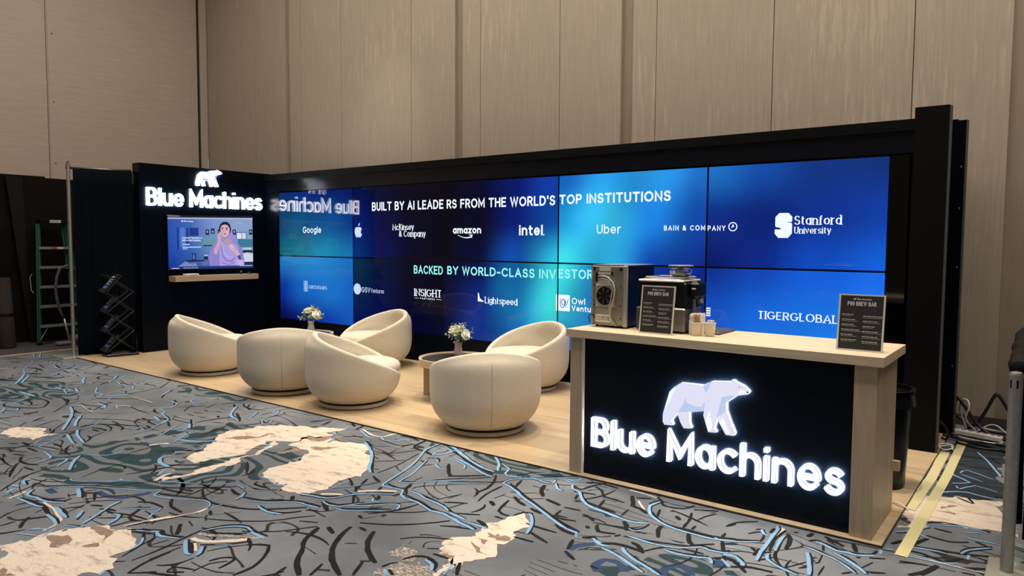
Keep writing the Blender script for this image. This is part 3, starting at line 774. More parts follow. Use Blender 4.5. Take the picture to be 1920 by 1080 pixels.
0.015|7.068,-3.177 7.141,-3.289 7.189,-3.434 7.189,-3.544
0.01|6.854,-3.445 6.969,-3.342 7.072,-3.223
0.009|6.892,-3.486 7.042,-3.38 7.185,-3.266 7.193,-3.176 7.255,-3.102
0.01|7.217,-3.145 7.304,-3.064 7.415,-2.951 7.533,-2.845
0.014|7.25,-3.25 7.427,-3.356 7.582,-3.441 7.684,-3.498 7.854,-3.585 7.952,-3.628 8.058,-3.661
0.02|7.431,-3.438 7.511,-3.497 7.579,-3.523
0.02|7.632,-3.539 7.735,-3.571
0.018|7.896,-3.656 7.983,-3.704 8.062,-3.714
0.011|7.62,-3.697 7.637,-3.62 7.696,-3.601
0.011|7.738,-3.659 7.77,-3.704
0.013|7.753,-3.752 7.833,-3.756 7.969,-3.756
0.013|7.812,-3.95 7.94,-3.941
0.015|7.839,-3.834 7.929,-3.874 8.009,-3.903
0.006|7.114,-3.73 7.131,-3.611
0.006|7.23,-3.857 7.256,-3.719
0.006|7.347,-3.546 7.355,-3.434
0.011|7.157,-3.777 7.27,-3.718
0.011|7.31,-3.897 7.456,-3.818
0.012|7.297,-3.646 7.255,-3.514 7.241,-3.326
0.023|7.359,-3.597 7.424,-3.646
0.014|7.441,-3.513 7.504,-3.697 7.608,-3.725
0.016|7.322,-3.284 7.273,-3.148
0.024|7.457,-3.132 7.499,-3.234 7.571,-3.317
0.023|7.621,-3.349 7.745,-3.382
0.014|7.788,-3.396 7.895,-3.379
0.014|7.8,-3.454 7.835,-3.565 7.965,-3.541
0.019|7.942,-3.425 7.994,-3.439 8.044,-3.47
0.018|8.095,-3.516 8.146,-3.592 8.241,-3.565
0.018|8.053,-3.566 8.081,-3.586
0.015|7.623,-3.023 7.699,-3.053 7.713,-2.963 7.762,-2.844
0.014|7.766,-3.151 7.849,-3.231 7.951,-3.249 8.081,-3.279
0.015|7.68,-3.112 7.822,-3.076
0.014|7.778,-3.266 7.818,-3.245
0.015|7.735,-3.155 7.761,-3.229
0.015|7.746,-2.948 7.815,-2.984 7.889,-3.076 7.993,-3.076
0.014|7.921,-3.133 7.951,-3.249
0.015|7.651,-2.908 7.738,-2.863 7.877,-2.878
0.015|8.121,-3.723 8.153,-3.69 8.17,-3.661
0.016|6.627,-3.186 6.799,-3.366 6.842,-3.376 7.023,-3.212
0.013|7.186,-3.083 7.24,-2.964
0.013|7.257,-2.977 7.464,-2.912
0.011|7.541,-3.778 7.604,-3.782
0.011|7.493,-3.887 7.61,-3.932
0.011|7.42,-4.065 7.489,-4.027
0.014|7.894,-3.265 8.054,-3.298 8.21,-3.336 8.32,-3.297
0.011|8.262,-3.446 8.305,-3.43 8.325,-3.396 8.33,-3.318
0.021|8.19,-3.371 8.232,-3.414 8.267,-3.478
0.023|8.024,-2.947 8.089,-3.056 8.109,-3.107 8.171,-3.122 8.243,-3.17
0.011|8.121,-3.182 8.135,-3.295
0.012|7.892,-3.076 8.044,-3.091
0.011|7.923,-3.143 7.947,-3.245
0.015|8.062,-2.964 8.146,-2.921
0.014|7.951,-3.253 8.083,-3.275
0.016|8.247,-3.125 8.326,-3.205 8.428,-3.259 8.549,-3.256 8.696,-3.256 8.809,-3.211
0.014|8.176,-3.01 8.208,-2.906 8.24,-2.959 8.287,-2.987 8.384,-2.954 8.417,-2.863
0.014|8.275,-3.061 8.312,-3.176
0.014|8.453,-2.993 8.486,-3.098 8.51,-3.251
0.013|8.554,-3.17 8.557,-3.232
0.014|8.441,-2.934 8.57,-2.86
0.013|8.731,-3.167 8.743,-3.245
0.022|8.398,-3.098 8.443,-3.142
0.008|8.334,-3.046 8.357,-3.038
0.008|8.579,-2.915 8.542,-2.994 8.527,-3.105
0.008|8.702,-3.062 8.732,-3.001
0.021|8.399,-3.291 8.41,-3.366 8.454,-3.456
0.02|8.567,-3.297 8.606,-3.387 8.65,-3.436
0.012|8.65,-3.436 8.739,-3.35
0.012|8.764,-3.297 8.78,-3.31 8.831,-3.272
0.012|8.294,-3.564 8.436,-3.53 8.54,-3.498 8.639,-3.462 8.702,-3.411 8.79,-3.423 8.834,-3.38
0.012|8.576,-3.575 8.657,-3.567 8.775,-3.52
0.012|8.477,-3.669 8.538,-3.557 8.633,-3.514 8.742,-3.507
0.012|8.408,-3.739 8.512,-3.794 8.666,-3.859
0.013|8.255,-3.595 8.271,-3.556
0.018|8.118,-3.72 8.156,-3.698 8.179,-3.672
0.017|8.368,-3.608 8.412,-3.623 8.484,-3.695
0.017|8.246,-3.721 8.305,-3.683 8.39,-3.673 8.474,-3.687
0.017|8.097,-3.779 8.138,-3.903
0.017|8.144,-3.931 8.239,-3.994
0.012|8.798,-3.525 8.864,-3.473 8.909,-3.483
0.012|8.34,-4.002 8.389,-4.006
0.013|8.093,-3.505 8.149,-3.589 8.242,-3.561
0.011|8.698,-3.067 8.725,-2.968 8.82,-2.876
0.01|8.849,-3.006 8.875,-2.977
0.01|8.836,-3.089 8.884,-3.019 8.919,-3.079 8.927,-3.165
0.013|8.696,-3.239 8.734,-3.256 8.793,-3.225 8.917,-3.15
0.012|8.76,-3.297 8.777,-3.314 8.841,-3.271
0.012|8.773,-3.433 8.8,-3.426 8.836,-3.377
0.013|8.99,-2.911 8.982,-3.045 8.989,-3.146 9.007,-3.249
0.02|9.014,-2.957 9.047,-3.025 9.069,-3.172
0.021|8.93,-2.926 8.934,-3.004
0.017|8.912,-3.266 8.973,-3.318
0.017|8.955,-3.262 8.958,-3.358
0.01|8.987,-3.301 9.019,-3.254
0.009|9.091,-3.395 9.155,-3.416 9.203,-3.434
0.012|9.006,-3.389 9.043,-3.332
0.012|9.135,-3.061 9.23,-3.088 9.332,-3.146 9.43,-3.225
0.015|9.138,-2.984 9.17,-2.944 9.247,-2.974 9.298,-2.999 9.386,-2.994 9.456,-2.953 9.462,-2.892
0.012|9.321,-3.059 9.394,-3.111 9.462,-3.2 9.552,-3.155
0.012|9.216,-2.998 9.236,-3.069
0.007|9.245,-3.132 9.254,-3.234 9.237,-3.254
0.007|9.143,-3.393 9.201,-3.269
0.007|9.288,-3.266 9.29,-3.391
0.007|9.446,-3.161 9.477,-3.059
0.02|9.192,-2.864 9.308,-2.941
0.02|9.342,-2.869 9.377,-2.973
0.021|9.117,-2.924 9.128,-2.859
0.013|9.035,-2.908 9.057,-2.899
0.012|9.394,-3.05 9.412,-3.036
0.012|9.45,-3.013 9.519,-2.972
0.011|9.38,-3.296 9.415,-3.249
0.016|8.811,-3.528 8.867,-3.485 8.922,-3.508 8.951,-3.537 8.996,-3.584
0.016|8.912,-3.568 8.993,-3.511 9.1,-3.496
0.016|9.621,-2.263 9.694,-2.205 9.791,-2.203 9.93,-2.202
0.015|9.616,-2.695 9.718,-2.678 9.834,-2.648 9.979,-2.585
0.012|9.58,-2.786 9.67,-2.777 9.765,-2.821 9.84,-2.714
0.012|9.826,-2.624 9.849,-2.554 9.952,-2.441
0.013|9.873,-2.417 9.929,-2.449
0.013|9.644,-2.485 9.759,-2.506 9.845,-2.45
0.013|9.664,-2.34 9.755,-2.351
0.012|9.583,-2.954 9.708,-2.923
0.011|9.853,-2.91 9.913,-2.9
0.02|9.509,-2.736 9.613,-2.543
0.02|9.588,-2.717 9.656,-2.532
0.018|9.699,-3.068 9.751,-2.899
0.018|9.648,-3.107 9.703,-3.019 9.744,-2.894
0.018|9.842,-2.855 9.99,-2.767
0.015|9.71,-1.654 9.802,-1.729
0.015|9.763,-1.611 9.808,-1.724
0.01|9.528,-0.765 9.726,-0.648
0.01|9.625,-0.81 9.671,-0.774
0.009|9.553,-1.32 9.635,-1.359
0.011|9.561,-0.522 9.716,-0.53 9.877,-0.444
0.01|9.701,-0.83 9.897,-0.79''',
 't': '''0.057|1.075,-4.297 1.005,-4.106 1.083,-3.913 1.106,-3.695
0.061|0.335,-3.974 0.368,-3.801 0.673,-3.626
0.055|1.306,-4.345 1.311,-4.166 1.278,-4.009
0.059|0.678,-3.907 0.971,-3.737 1.295,-3.675
0.056|4.039,-4.652 4.123,-4.519 4.156,-4.324 4.137,-4.016
0.056|2.597,-3.121 2.731,-2.951 2.731,-2.827
0.055|2.776,-2.915 3.094,-2.895 3.324,-2.881
0.089|4.175,-3.755 4.406,-3.763 4.601,-3.756
0.089|4.175,-4.097 4.199,-3.891 4.205,-3.73
0.109|4.627,-4.34 4.64,-4.204 4.653,-4.062
0.105|4.916,-4.35 4.857,-4.248
0.102|5.09,-4.409 5.135,-4.261 5.302,-4.071
0.105|5.408,-4.101 5.339,-3.865 5.418,-3.678
0.103|5.572,-4.133 5.511,-3.905 5.553,-3.694
0.069|6.157,-2.894 6.299,-2.814 6.537,-2.848
0.054|4.565,-5.139 4.741,-5.024 4.824,-4.883 4.941,-4.79
0.054|4.941,-4.79 5.098,-4.861
0.052|4.874,-5.11 5.015,-5.021 5.206,-4.893
0.059|4.231,-4.953 4.164,-4.861 4.247,-4.704 4.436,-4.523
0.055|4.58,-4.842 4.683,-4.787 4.711,-4.896 4.705,-4.952
0.082|4.071,-4.658 4.199,-4.619 4.04,-4.585 4.287,-4.421
0.078|4.759,-4.475 4.851,-4.487 4.744,-4.399 4.715,-4.301
0.038|4.62,-4.672 4.752,-4.538
0.037|5.029,-4.746 4.869,-4.529
0.037|4.775,-4.845 4.76,-4.671
0.034|5.26,-4.985 5.453,-4.875
0.035|5.348,-4.848 5.155,-4.67 5.218,-4.67
0.039|4.367,-4.816 4.551,-4.641
0.038|4.53,-4.771 4.594,-4.692
0.036|5.05,-4.804 5.028,-4.67
0.083|5.469,-4.72 5.33,-4.54 5.441,-4.359
0.087|5.19,-4.298 5.433,-4.27 5.6,-4.201 5.58,-4.055
0.075|6.823,-2.946 6.996,-3.107 7.065,-3.154
0.075|6.971,-2.885 7.125,-2.872 7.188,-2.902 7.349,-2.852
0.078|6.63,-2.926 6.685,-2.852 6.905,-2.909
0.074|7.181,-2.881 7.287,-2.876 7.446,-2.826
0.045|8.264,-4.033 8.251,-3.954 8.275,-3.844 8.331,-3.784 8.401,-3.791
0.044|8.559,-3.787 8.572,-3.687 8.628,-3.628 8.72,-3.586 8.806,-3.636 8.867,-3.722
0.043|8.253,-4.099 8.277,-4.052
0.034|8.87,-3.676 8.983,-3.613''',
 'n': '''0.034|4.918,-5.234 5.038,-5.247
0.033|5.227,-5.054 5.359,-5.056 5.481,-5.001 5.503,-4.921 5.515,-4.847
0.033|8.147,-3.897 8.166,-3.817 8.219,-3.75
0.035|8.406,-4.035 8.352,-3.964 8.365,-3.895 8.411,-3.874 8.477,-3.909 8.512,-3.952
0.034|8.677,-3.871 8.657,-3.796 8.687,-3.73 8.748,-3.725 8.789,-3.782
0.035|8.824,-3.535 8.879,-3.608
0.053|8.827,-3.543 8.876,-3.609''',
 's': '''0.03|6.389,-5.013 6.489,-4.973 6.644,-4.87 6.721,-4.838''',
}
PATCHES = """w|3.039,-4.915 2.958,-4.81 3.049,-4.698 3.199,-4.654 3.347,-4.687 3.366,-4.653 3.428,-4.622 3.502,-4.743 3.548,-4.844 3.496,-4.852 3.462,-4.775 3.39,-4.867 3.258,-4.92 3.121,-4.941
w|5,-4.363 4.915,-4.203 4.828,-4.047 4.705,-3.947 4.579,-3.817 4.518,-3.62 4.54,-3.462 4.646,-3.305 4.82,-3.189 4.982,-3.178 5.204,-3.023 5.251,-3.032 5.217,-3.196 5.332,-3.214 5.312,-3.337 5.228,-3.488 5.136,-3.603 5.04,-3.638 5.119,-3.815 5.194,-3.98 5.215,-4.106 5.204,-4.251 5.106,-4.363
w|5.174,-3.448 5.258,-3.295 5.54,-3.3 5.689,-3.201 5.847,-3.273 6.079,-3.452 6.263,-3.637 6.304,-3.698 6.285,-3.818 6.32,-3.964 6.374,-4.098 6.337,-4.219 6.241,-4.294 6.165,-4.29 5.964,-4.245 5.789,-4.212 5.684,-4.097 5.657,-3.99 5.648,-3.796 5.556,-3.655 5.401,-3.59 5.24,-3.6
w|5.338,-4.7 5.313,-4.515 5.292,-4.281 5.269,-4.028 5.186,-3.762 5.119,-3.616 5.199,-3.672 5.33,-4.066 5.384,-4.335 5.372,-4.528 5.385,-4.705
w|5.683,-5.746 5.728,-5.711 5.764,-5.647 5.768,-5.571 5.779,-5.535 5.785,-5.483 5.761,-5.405 5.796,-5.348 5.863,-5.275 5.971,-5.279 6.062,-5.217 6.166,-5.258 6.255,-5.297 6.316,-5.378 6.33,-5.425 6.391,-5.442 6.464,-5.524 6.474,-5.59 6.363,-5.691 6.183,-5.904
r|5.791,-5.553 5.837,-5.471 5.895,-5.517 5.911,-5.55 5.996,-5.587 5.927,-5.59 5.843,-5.567
r|6.086,-5.473 6.111,-5.419 6.153,-5.455 6.12,-5.481
r|5.815,-5.313 5.916,-5.283 6.018,-5.3 6.085,-5.385 5.936,-5.364
r|6.052,-5.862 6.035,-5.799 6.19,-5.827 6.151,-5.893
r|4.69,-3.834 4.804,-3.659 4.934,-3.489 4.892,-3.715
r|5.181,-3.4 5.398,-3.183 5.442,-3.275 5.279,-3.447
r|5.374,-3.745 5.48,-3.623 5.532,-3.711 5.427,-3.83
r|5.451,-3.55 5.674,-3.41 5.602,-3.563
s|7.369,-4.438 7.394,-4.383 7.51,-4.397 7.569,-4.476 7.56,-4.564 7.494,-4.576 7.431,-4.543
s|7.51,-4.718 7.529,-4.627 7.622,-4.491 7.731,-4.507 7.761,-4.595 7.576,-4.777
w|7.616,-4.356 7.574,-4.277 7.561,-4.132 7.584,-4.067 7.6,-4.006 7.605,-3.851 7.606,-3.723 7.646,-3.67 7.672,-3.65 7.727,-3.703 7.767,-3.774 7.81,-3.889 7.824,-3.972 7.819,-4.049 7.845,-4.151 7.831,-4.246 7.83,-4.352 7.794,-4.435 7.711,-4.405
w|7.744,-4.38 7.753,-4.451 7.761,-4.595 7.792,-4.571 7.785,-4.426
r|7.634,-4.008 7.75,-3.984 7.81,-3.964 7.818,-4.023 7.737,-4.04
r|7.672,-4.101 7.771,-4.059 7.768,-4.125
r|7.644,-4.159 7.801,-4.211 7.735,-4.22
r|7.67,-4.381 7.755,-4.371 7.731,-4.406
w|9.493,-1.795 9.585,-1.707 9.71,-1.654 9.861,-1.595 9.93,-1.599 9.981,-1.783 10.017,-2.226 9.93,-2.202 9.79,-2.192 9.68,-2.203 9.621,-2.263 9.578,-2.383 9.499,-2.517 9.481,-2.151
d|9.481,-0.113 9.875,0.053 9.935,-0.91 9.965,-1.482 9.861,-1.595 9.709,-1.639 9.583,-1.693 9.563,-1.205 9.554,-0.616
r|9.652,-1.961 9.745,-1.997 9.707,-2.026
r|9.762,-1.901 9.897,-1.904 9.832,-1.928
r|9.607,-1.883 9.701,-1.838 9.639,-1.915
t|3.968,-4.616 4.139,-4.359 4.48,-4.266 4.755,-4.33 4.988,-4.523 5.232,-4.683 5.445,-4.753 5.415,-4.948 5.063,-5.096 4.658,-5.139 4.433,-5.091 4.092,-4.858
t|5.176,-4.501 5.292,-4.281 5.42,-4.012 5.467,-3.762 5.67,-3.813 5.657,-3.99 5.707,-4.157 5.839,-4.202 5.776,-4.409 5.571,-4.599 5.445,-4.753
t|4.266,-3.682 4.292,-3.49 4.522,-3.476 4.54,-3.694 4.746,-4.054 4.793,-4.299 4.587,-4.278 4.338,-3.966
t|0.798,-4.21 0.616,-3.831 1.245,-3.729 1.932,-3.838 1.916,-4.186 1.806,-4.435 1.352,-4.479
t|6.358,-2.707 6.801,-2.843 7.223,-2.874 7.55,-2.814 7.476,-2.975 7.225,-3.072 7.041,-3.143 6.708,-2.986
t|8.268,-4.047 8.238,-3.868 8.333,-3.75 8.471,-3.768 8.614,-3.927 8.358,-4.164
t|8.57,-3.811 8.576,-3.669 8.679,-3.564 8.813,-3.604 8.896,-3.742 8.627,-3.953
t|2.215,-2.939 2.707,-2.771 3.56,-2.855 3.478,-2.987 2.897,-3.124"""
# ---------------------------------------------------------------- the setting
def carpet_mat():
    m = bpy.data.materials.new('patterned_carpet'); m.use_nodes = True; nt = m.node_tree; b = nt.nodes['Principled BSDF']; b.inputs['Roughness'].default_value = .95; b.inputs['Specular IOR Level'].default_value = .15
    N = nt.nodes.new; L = nt.links.new
    tc = N('ShaderNodeTexCoord')
    n1 = N('ShaderNodeTexNoise'); n1.inputs['Scale'].default_value = 260; n1.inputs['Detail'].default_value = 2; L(tc.outputs['Object'], n1.inputs[0])
    n2 = N('ShaderNodeTexNoise'); n2.inputs['Scale'].default_value = 1.3; n2.inputs['Detail'].default_value = 6; L(tc.outputs['Object'], n2.inputs[0])
    c1 = N('ShaderNodeValToRGB'); e = c1.color_ramp.elements; e[0].position = .35; e[0].color = (.112, .121, .133, 1); e[1].position = .65; e[1].color = (.195, .208, .225, 1); L(n2.outputs[0], c1.inputs[0])
    mr = N('ShaderNodeMapRange'); L(n1.outputs[0], mr.inputs[0]); mr.inputs[1].default_value = .3; mr.inputs[2].default_value = .7; mr.inputs[3].default_value = .62; mr.inputs[4].default_value = 1.42
    # faint broad tone rings and sparse dark growth lines
    mp = N('ShaderNodeMapping'); mp.inputs['Rotation'].default_value = (0, 0, .5); mp.inputs['Scale'].default_value = (.8, 1.9, 1); L(tc.outputs['Object'], mp.inputs[0])
    n3 = N('ShaderNodeTexNoise'); n3.inputs['Scale'].default_value = .9; n3.inputs['Detail'].default_value = 1.5; L(mp.outputs[0], n3.inputs[0])
    mu = N('ShaderNodeMath'); mu.operation = 'MULTIPLY'; L(n3.outputs[0], mu.inputs[0]); mu.inputs[1].default_value = 15
    fr = N('ShaderNodeMath'); fr.operation = 'FRACT'; L(mu.outputs[0], fr.inputs[0])
    lt = N('ShaderNodeMath'); lt.operation = 'LESS_THAN'; L(fr.outputs[0], lt.inputs[0]); lt.inputs[1].default_value = .12
    n4 = N('ShaderNodeTexNoise'); n4.inputs['Scale'].default_value = 2.6; n4.inputs['Detail'].default_value = 2; L(tc.outputs['Object'], n4.inputs[0])
    gt = N('ShaderNodeMath'); gt.operation = 'GREATER_THAN'; L(n4.outputs[0], gt.inputs[0]); gt.inputs[1].default_value = .53
    an = N('ShaderNodeMath'); an.operation = 'MULTIPLY'; L(lt.outputs[0], an.inputs[0]); L(gt.outputs[0], an.inputs[1])
    sc = N('ShaderNodeVectorMath'); sc.operation = 'SCALE'; L(c1.outputs[0], sc.inputs[0]); L(mr.outputs[0], sc.inputs['Scale'])
    mx = N('ShaderNodeMix'); mx.data_type = 'RGBA'; L(an.outputs[0], mx.inputs[0]); L(sc.outputs[0], mx.inputs[6]); mx.inputs[7].default_value = (.03, .028, .027, 1)
    L(mx.outputs[2], b.inputs['Base Color'])
    bp = N('ShaderNodeBump'); bp.inputs['Strength'].default_value = .3; bp.inputs['Distance'].default_value = .004; L(n1.outputs[0], bp.inputs['Height']); L(bp.outputs[0], b.inputs['Normal'])
    return m
def pile(name, c, a=.3, s=180, c2=None, s2=6, pos=(.5, .6)):
    m = bpy.data.materials.new(name); m.use_nodes = True; nt = m.node_tree; b = nt.nodes['Principled BSDF']; b.inputs['Roughness'].default_value = .95; b.inputs['Specular IOR Level'].default_value = .1
    N = nt.nodes.new; L = nt.links.new; tc = N('ShaderNodeTexCoord'); n1 = N('ShaderNodeTexNoise'); n1.inputs['Scale'].default_value = s; L(tc.outputs['Object'], n1.inputs[0])
    mr = N('ShaderNodeMapRange'); L(n1.outputs[0], mr.inputs[0]); mr.inputs[1].default_value = .3; mr.inputs[2].default_value = .7; mr.inputs[3].default_value = 1 - a; mr.inputs[4].default_value = 1 + a
    sc = N('ShaderNodeVectorMath'); sc.operation = 'SCALE'; sc.inputs[0].default_value = c; L(mr.outputs[0], sc.inputs['Scale']); out = sc.outputs[0]
    if c2:
        mp = N('ShaderNodeMapping'); mp.inputs['Rotation'].default_value = (0, 0, -.6); mp.inputs['Scale'].default_value = (1, 2.6, 1); L(tc.outputs['Object'], mp.inputs[0])
        if s2 < 0:
            n5 = N('ShaderNodeTexNoise'); n5.inputs['Scale'].default_value = -s2; n5.inputs['Detail'].default_value = 1.2; mp.inputs['Scale'].default_value = (.8, 1.3, 1); L(mp.outputs[0], n5.inputs[0]); m5 = N('ShaderNodeMath'); m5.operation = 'MULTIPLY'; m5.inputs[1].default_value = 9; L(n5.outputs[0], m5.inputs[0]); n2 = N('ShaderNodeMath'); n2.operation = 'FRACT'; L(m5.outputs[0], n2.inputs[0])
        else:
            n2 = N('ShaderNodeTexNoise'); n2.inputs['Scale'].default_value = s2; n2.inputs['Detail'].default_value = 9; n2.inputs['Roughness'].default_value = .72; L(mp.outputs[0], n2.inputs[0])
        cr = N('ShaderNodeValToRGB'); cr.color_ramp.elements[0].position = pos[0]; cr.color_ramp.elements[1].position = pos[1]; L(n2.outputs[0], cr.inputs[0])
        mx = N('ShaderNodeMix'); mx.data_type = 'RGBA'; L(cr.outputs[0], mx.inputs[0]); L(out, mx.inputs[6]); mx.inputs[7].default_value = (*c2, 1); out = mx.outputs[2]
    L(out, b.inputs['Base Color']); return m
m = MB(); m.box(-5, 14, -12, 1.2, -.1, 0); floor = m.build('floor', carpet_mat()); tag(floor, kind='structure')
PIL = {'b': pile('carpet_light_blue', (.20, .36, .56), .2), 'k': pile('carpet_black', (.017, .016, .016), .3), 'w': pile('carpet_beige', (.66, .56, .46), .15, 200, (.30, .22, .165), 6, (.52, .68)),
       'r': pile('carpet_brown', (.26, .18, .14), .2, 150, (.5, .4, .32), 14, (.55, .7)), 's': pile('carpet_speckle', (.17, .16, .15), .2, 150, (.55, .47, .38), 34, (.5, .56)), 't': pile('carpet_teal', (.028, .052, .060), .3, 150, (.14, .15, .16), -1.7, (.48, .52)),
       'n': pile('carpet_navy', (.035, .06, .12), .3), 'd': pile('carpet_dark', (.028, .035, .045), .35, 120, (.05, .055, .06), 4)}
ZL = {'d': .0006, 't': .0009, 'n': .0012, 's': .0014, 'w': .0017, 'r': .0021, 'k': .0025, 'b': .0029}
order = list(ZL); cp = MB(); rr = random.Random(3)
def dense(pts, step, closed=False):
    out = []; P = [Vector((*p, 0)) for p in pts]; n = len(P)
    for i in range(n if closed else n - 1):
        a, b = P[i], P[(i + 1) % n]
        if closed: k = max(1, int((b - a).length / step)); out += [a.lerp(b, j / k) for j in range(k)]; continue
        p0 = P[i - 1] if i else a * 2 - b; p3 = P[i + 2] if i + 2 < n else b * 2 - a; k = max(2, int((b - a).length / step))
        sharp = False
        for j in range(k):
            t = j / k; q = .5 * ((2 * a) + (b - p0) * t + (2 * p0 - 5 * a + 4 * b - p3) * t * t + (3 * a - p0 - 3 * b + p3) * t ** 3) if (b - a).length < 1.2 else a.lerp(b, t)
            out.append(q)
    if not closed: out.append(P[-1])
    return out
for c in STROKES:
    for line in STROKES[c].split('\n'):
        if not line.strip(): continue
        w, q = line.split('|'); w = float(w) / 2 * {'k': 1.35, 't': 1.6, 'n': 1.3, 'b': 1.0}.get(c, 1); pts = [tuple(float(t) for t in a.split(',')) for a in q.split()]
        D = dense(pts, .05 if w > .008 else .08); n = len(D); Ls = []; Rs = []; ph = rr.random() * 99
        for i, p in enumerate(D):
            t = (D[min(i + 1, n - 1)] - D[max(i - 1, 0)]).normalized(); nn = Vector((-t.y, t.x, 0))
            e = min(1, .7 + min(i, n - 1 - i) * .3) if c in 'bk' else 1
            wl = w * e * (1 + .55 * noise.noise((i * .9, ph, 0))); wr = w * e * (1 + .55 * noise.noise((i * .9, ph + 40, 0)))
            z = ZL[c] + (i % 2) * 1e-5
            Ls.append((p + nn * wl).to_tuple()[:2] + (z,)); Rs.append((p - nn * wr).to_tuple()[:2] + (z,))
        cp.mi = order.index(c); cp.add(Ls + Rs, [(i, i + 1, n + i + 1, n + i) for i in range(n - 1)])
        if c == 'b' and n > 3:      # the dark line woven beside every blue one
            A1 = []; B1 = []; sg = 1 if (pts[-1][0] - pts[0][0]) * .6 - (pts[-1][1] - pts[0][1]) * .8 > 0 else -1
            for i, p in enumerate(D):
                t = (D[min(i + 1, n - 1)] - D[max(i - 1, 0)]).normalized(); nn = Vector((-t.y, t.x, 0)) * sg
                o1 = w * .6; o2 = w * (1.9 + .7 * noise.noise((i * .7, ph + 9, 2)))
                A1.append((p + nn * o1).to_tuple()[:2] + (.0026,)); B1.append((p + nn * o2).to_tuple()[:2] + (.0026,))
            cp.mi = order.index('k'); cp.add(A1 + B1, [(i, i + 1, n + i + 1, n + i) for i in range(n - 1)])
for line in PATCHES.split('\n'):
    if not line.strip(): continue
    c, q = line.split('|'); pts = [tuple(float(t) for t in a.split(',')) for a in q.split()]
    D = dense(pts, .025, True); D2 = []
    for p in D: a = .06; D2.append((p.x + a * noise.noise((p.x * 7, p.y * 7, 1)) * 1.6 + .03 * noise.noise((p.x * 31, p.y * 31, 1)) + rr.uniform(-.008, .008), p.y + a * noise.noise((p.x * 7, p.y * 7, 7)) + .03 * noise.noise((p.x * 31, p.y * 31, 4)) + rr.uniform(-.008, .008), ZL[c]))
    cp.mi = order.index(c); cp.add(D2, [list(range(len(D2)))])
for k in range(520):
    x = rr.uniform(-4, 11); y = rr.uniform(-7, -2.95) if x < 9.6 else rr.uniform(-7, .5)
    if x < -1.7: continue
    far = math.hypot(x - 10.2, y + 7.1); w = .0055 * (1 + .12 * far) * rr.uniform(.6, 1.4); n = 9; L = rr.uniform(.12, .5) * (.6 + far * .07); a = noise.noise((x * .5, y * .5, 3)) * 5; cv = rr.uniform(-1.6, 1.6); p = Vector((x, y, 0)); A1 = []; B1 = []
    for i in range(n):
        d = Vector((math.cos(a), math.sin(a), 0)); nn = Vector((-d.y, d.x, 0)); ww = w * (.25 + math.sin(PI * min(1, (i + .6) / n)) * .9)
        A1.append((p + nn * ww).to_tuple()[:2] + (.0013,)); B1.append((p - nn * ww).to_tuple()[:2] + (.0013,)); p = p + d * L / n; a += cv / n
    if max(v[1] for v in A1 + B1) > -2.86 and x < 9.7: continue
    cp.mi = order.index('k'); cp.add(A1 + B1, [(i, i + 1, n + i + 1, n + i) for i in range(n - 1)])
    if k % 6 == 0 and far > 6: cp.mi = order.index('b'); cp.add([(v[0] + .02, v[1] - .02, .00135) for v in A1[:7]] + [(v[0] + .02, v[1] - .03, .00135) for v in B1[:7]], [(i, i + 1, 7 + i + 1, 7 + i) for i in range(6)])
cpo = cp.build('carpet_pattern', [PIL[c] for c in order], floor)
# triangulate patches properly
bm = bmesh.new(); bm.from_mesh(cpo.data); bmesh.ops.triangulate(bm, faces=[f for f in bm.faces if len(f.verts) > 4])
for f in bm.faces:
    if f.normal.z < 0: f.normal_flip()
bm.to_mesh(cpo.data); bm.free()

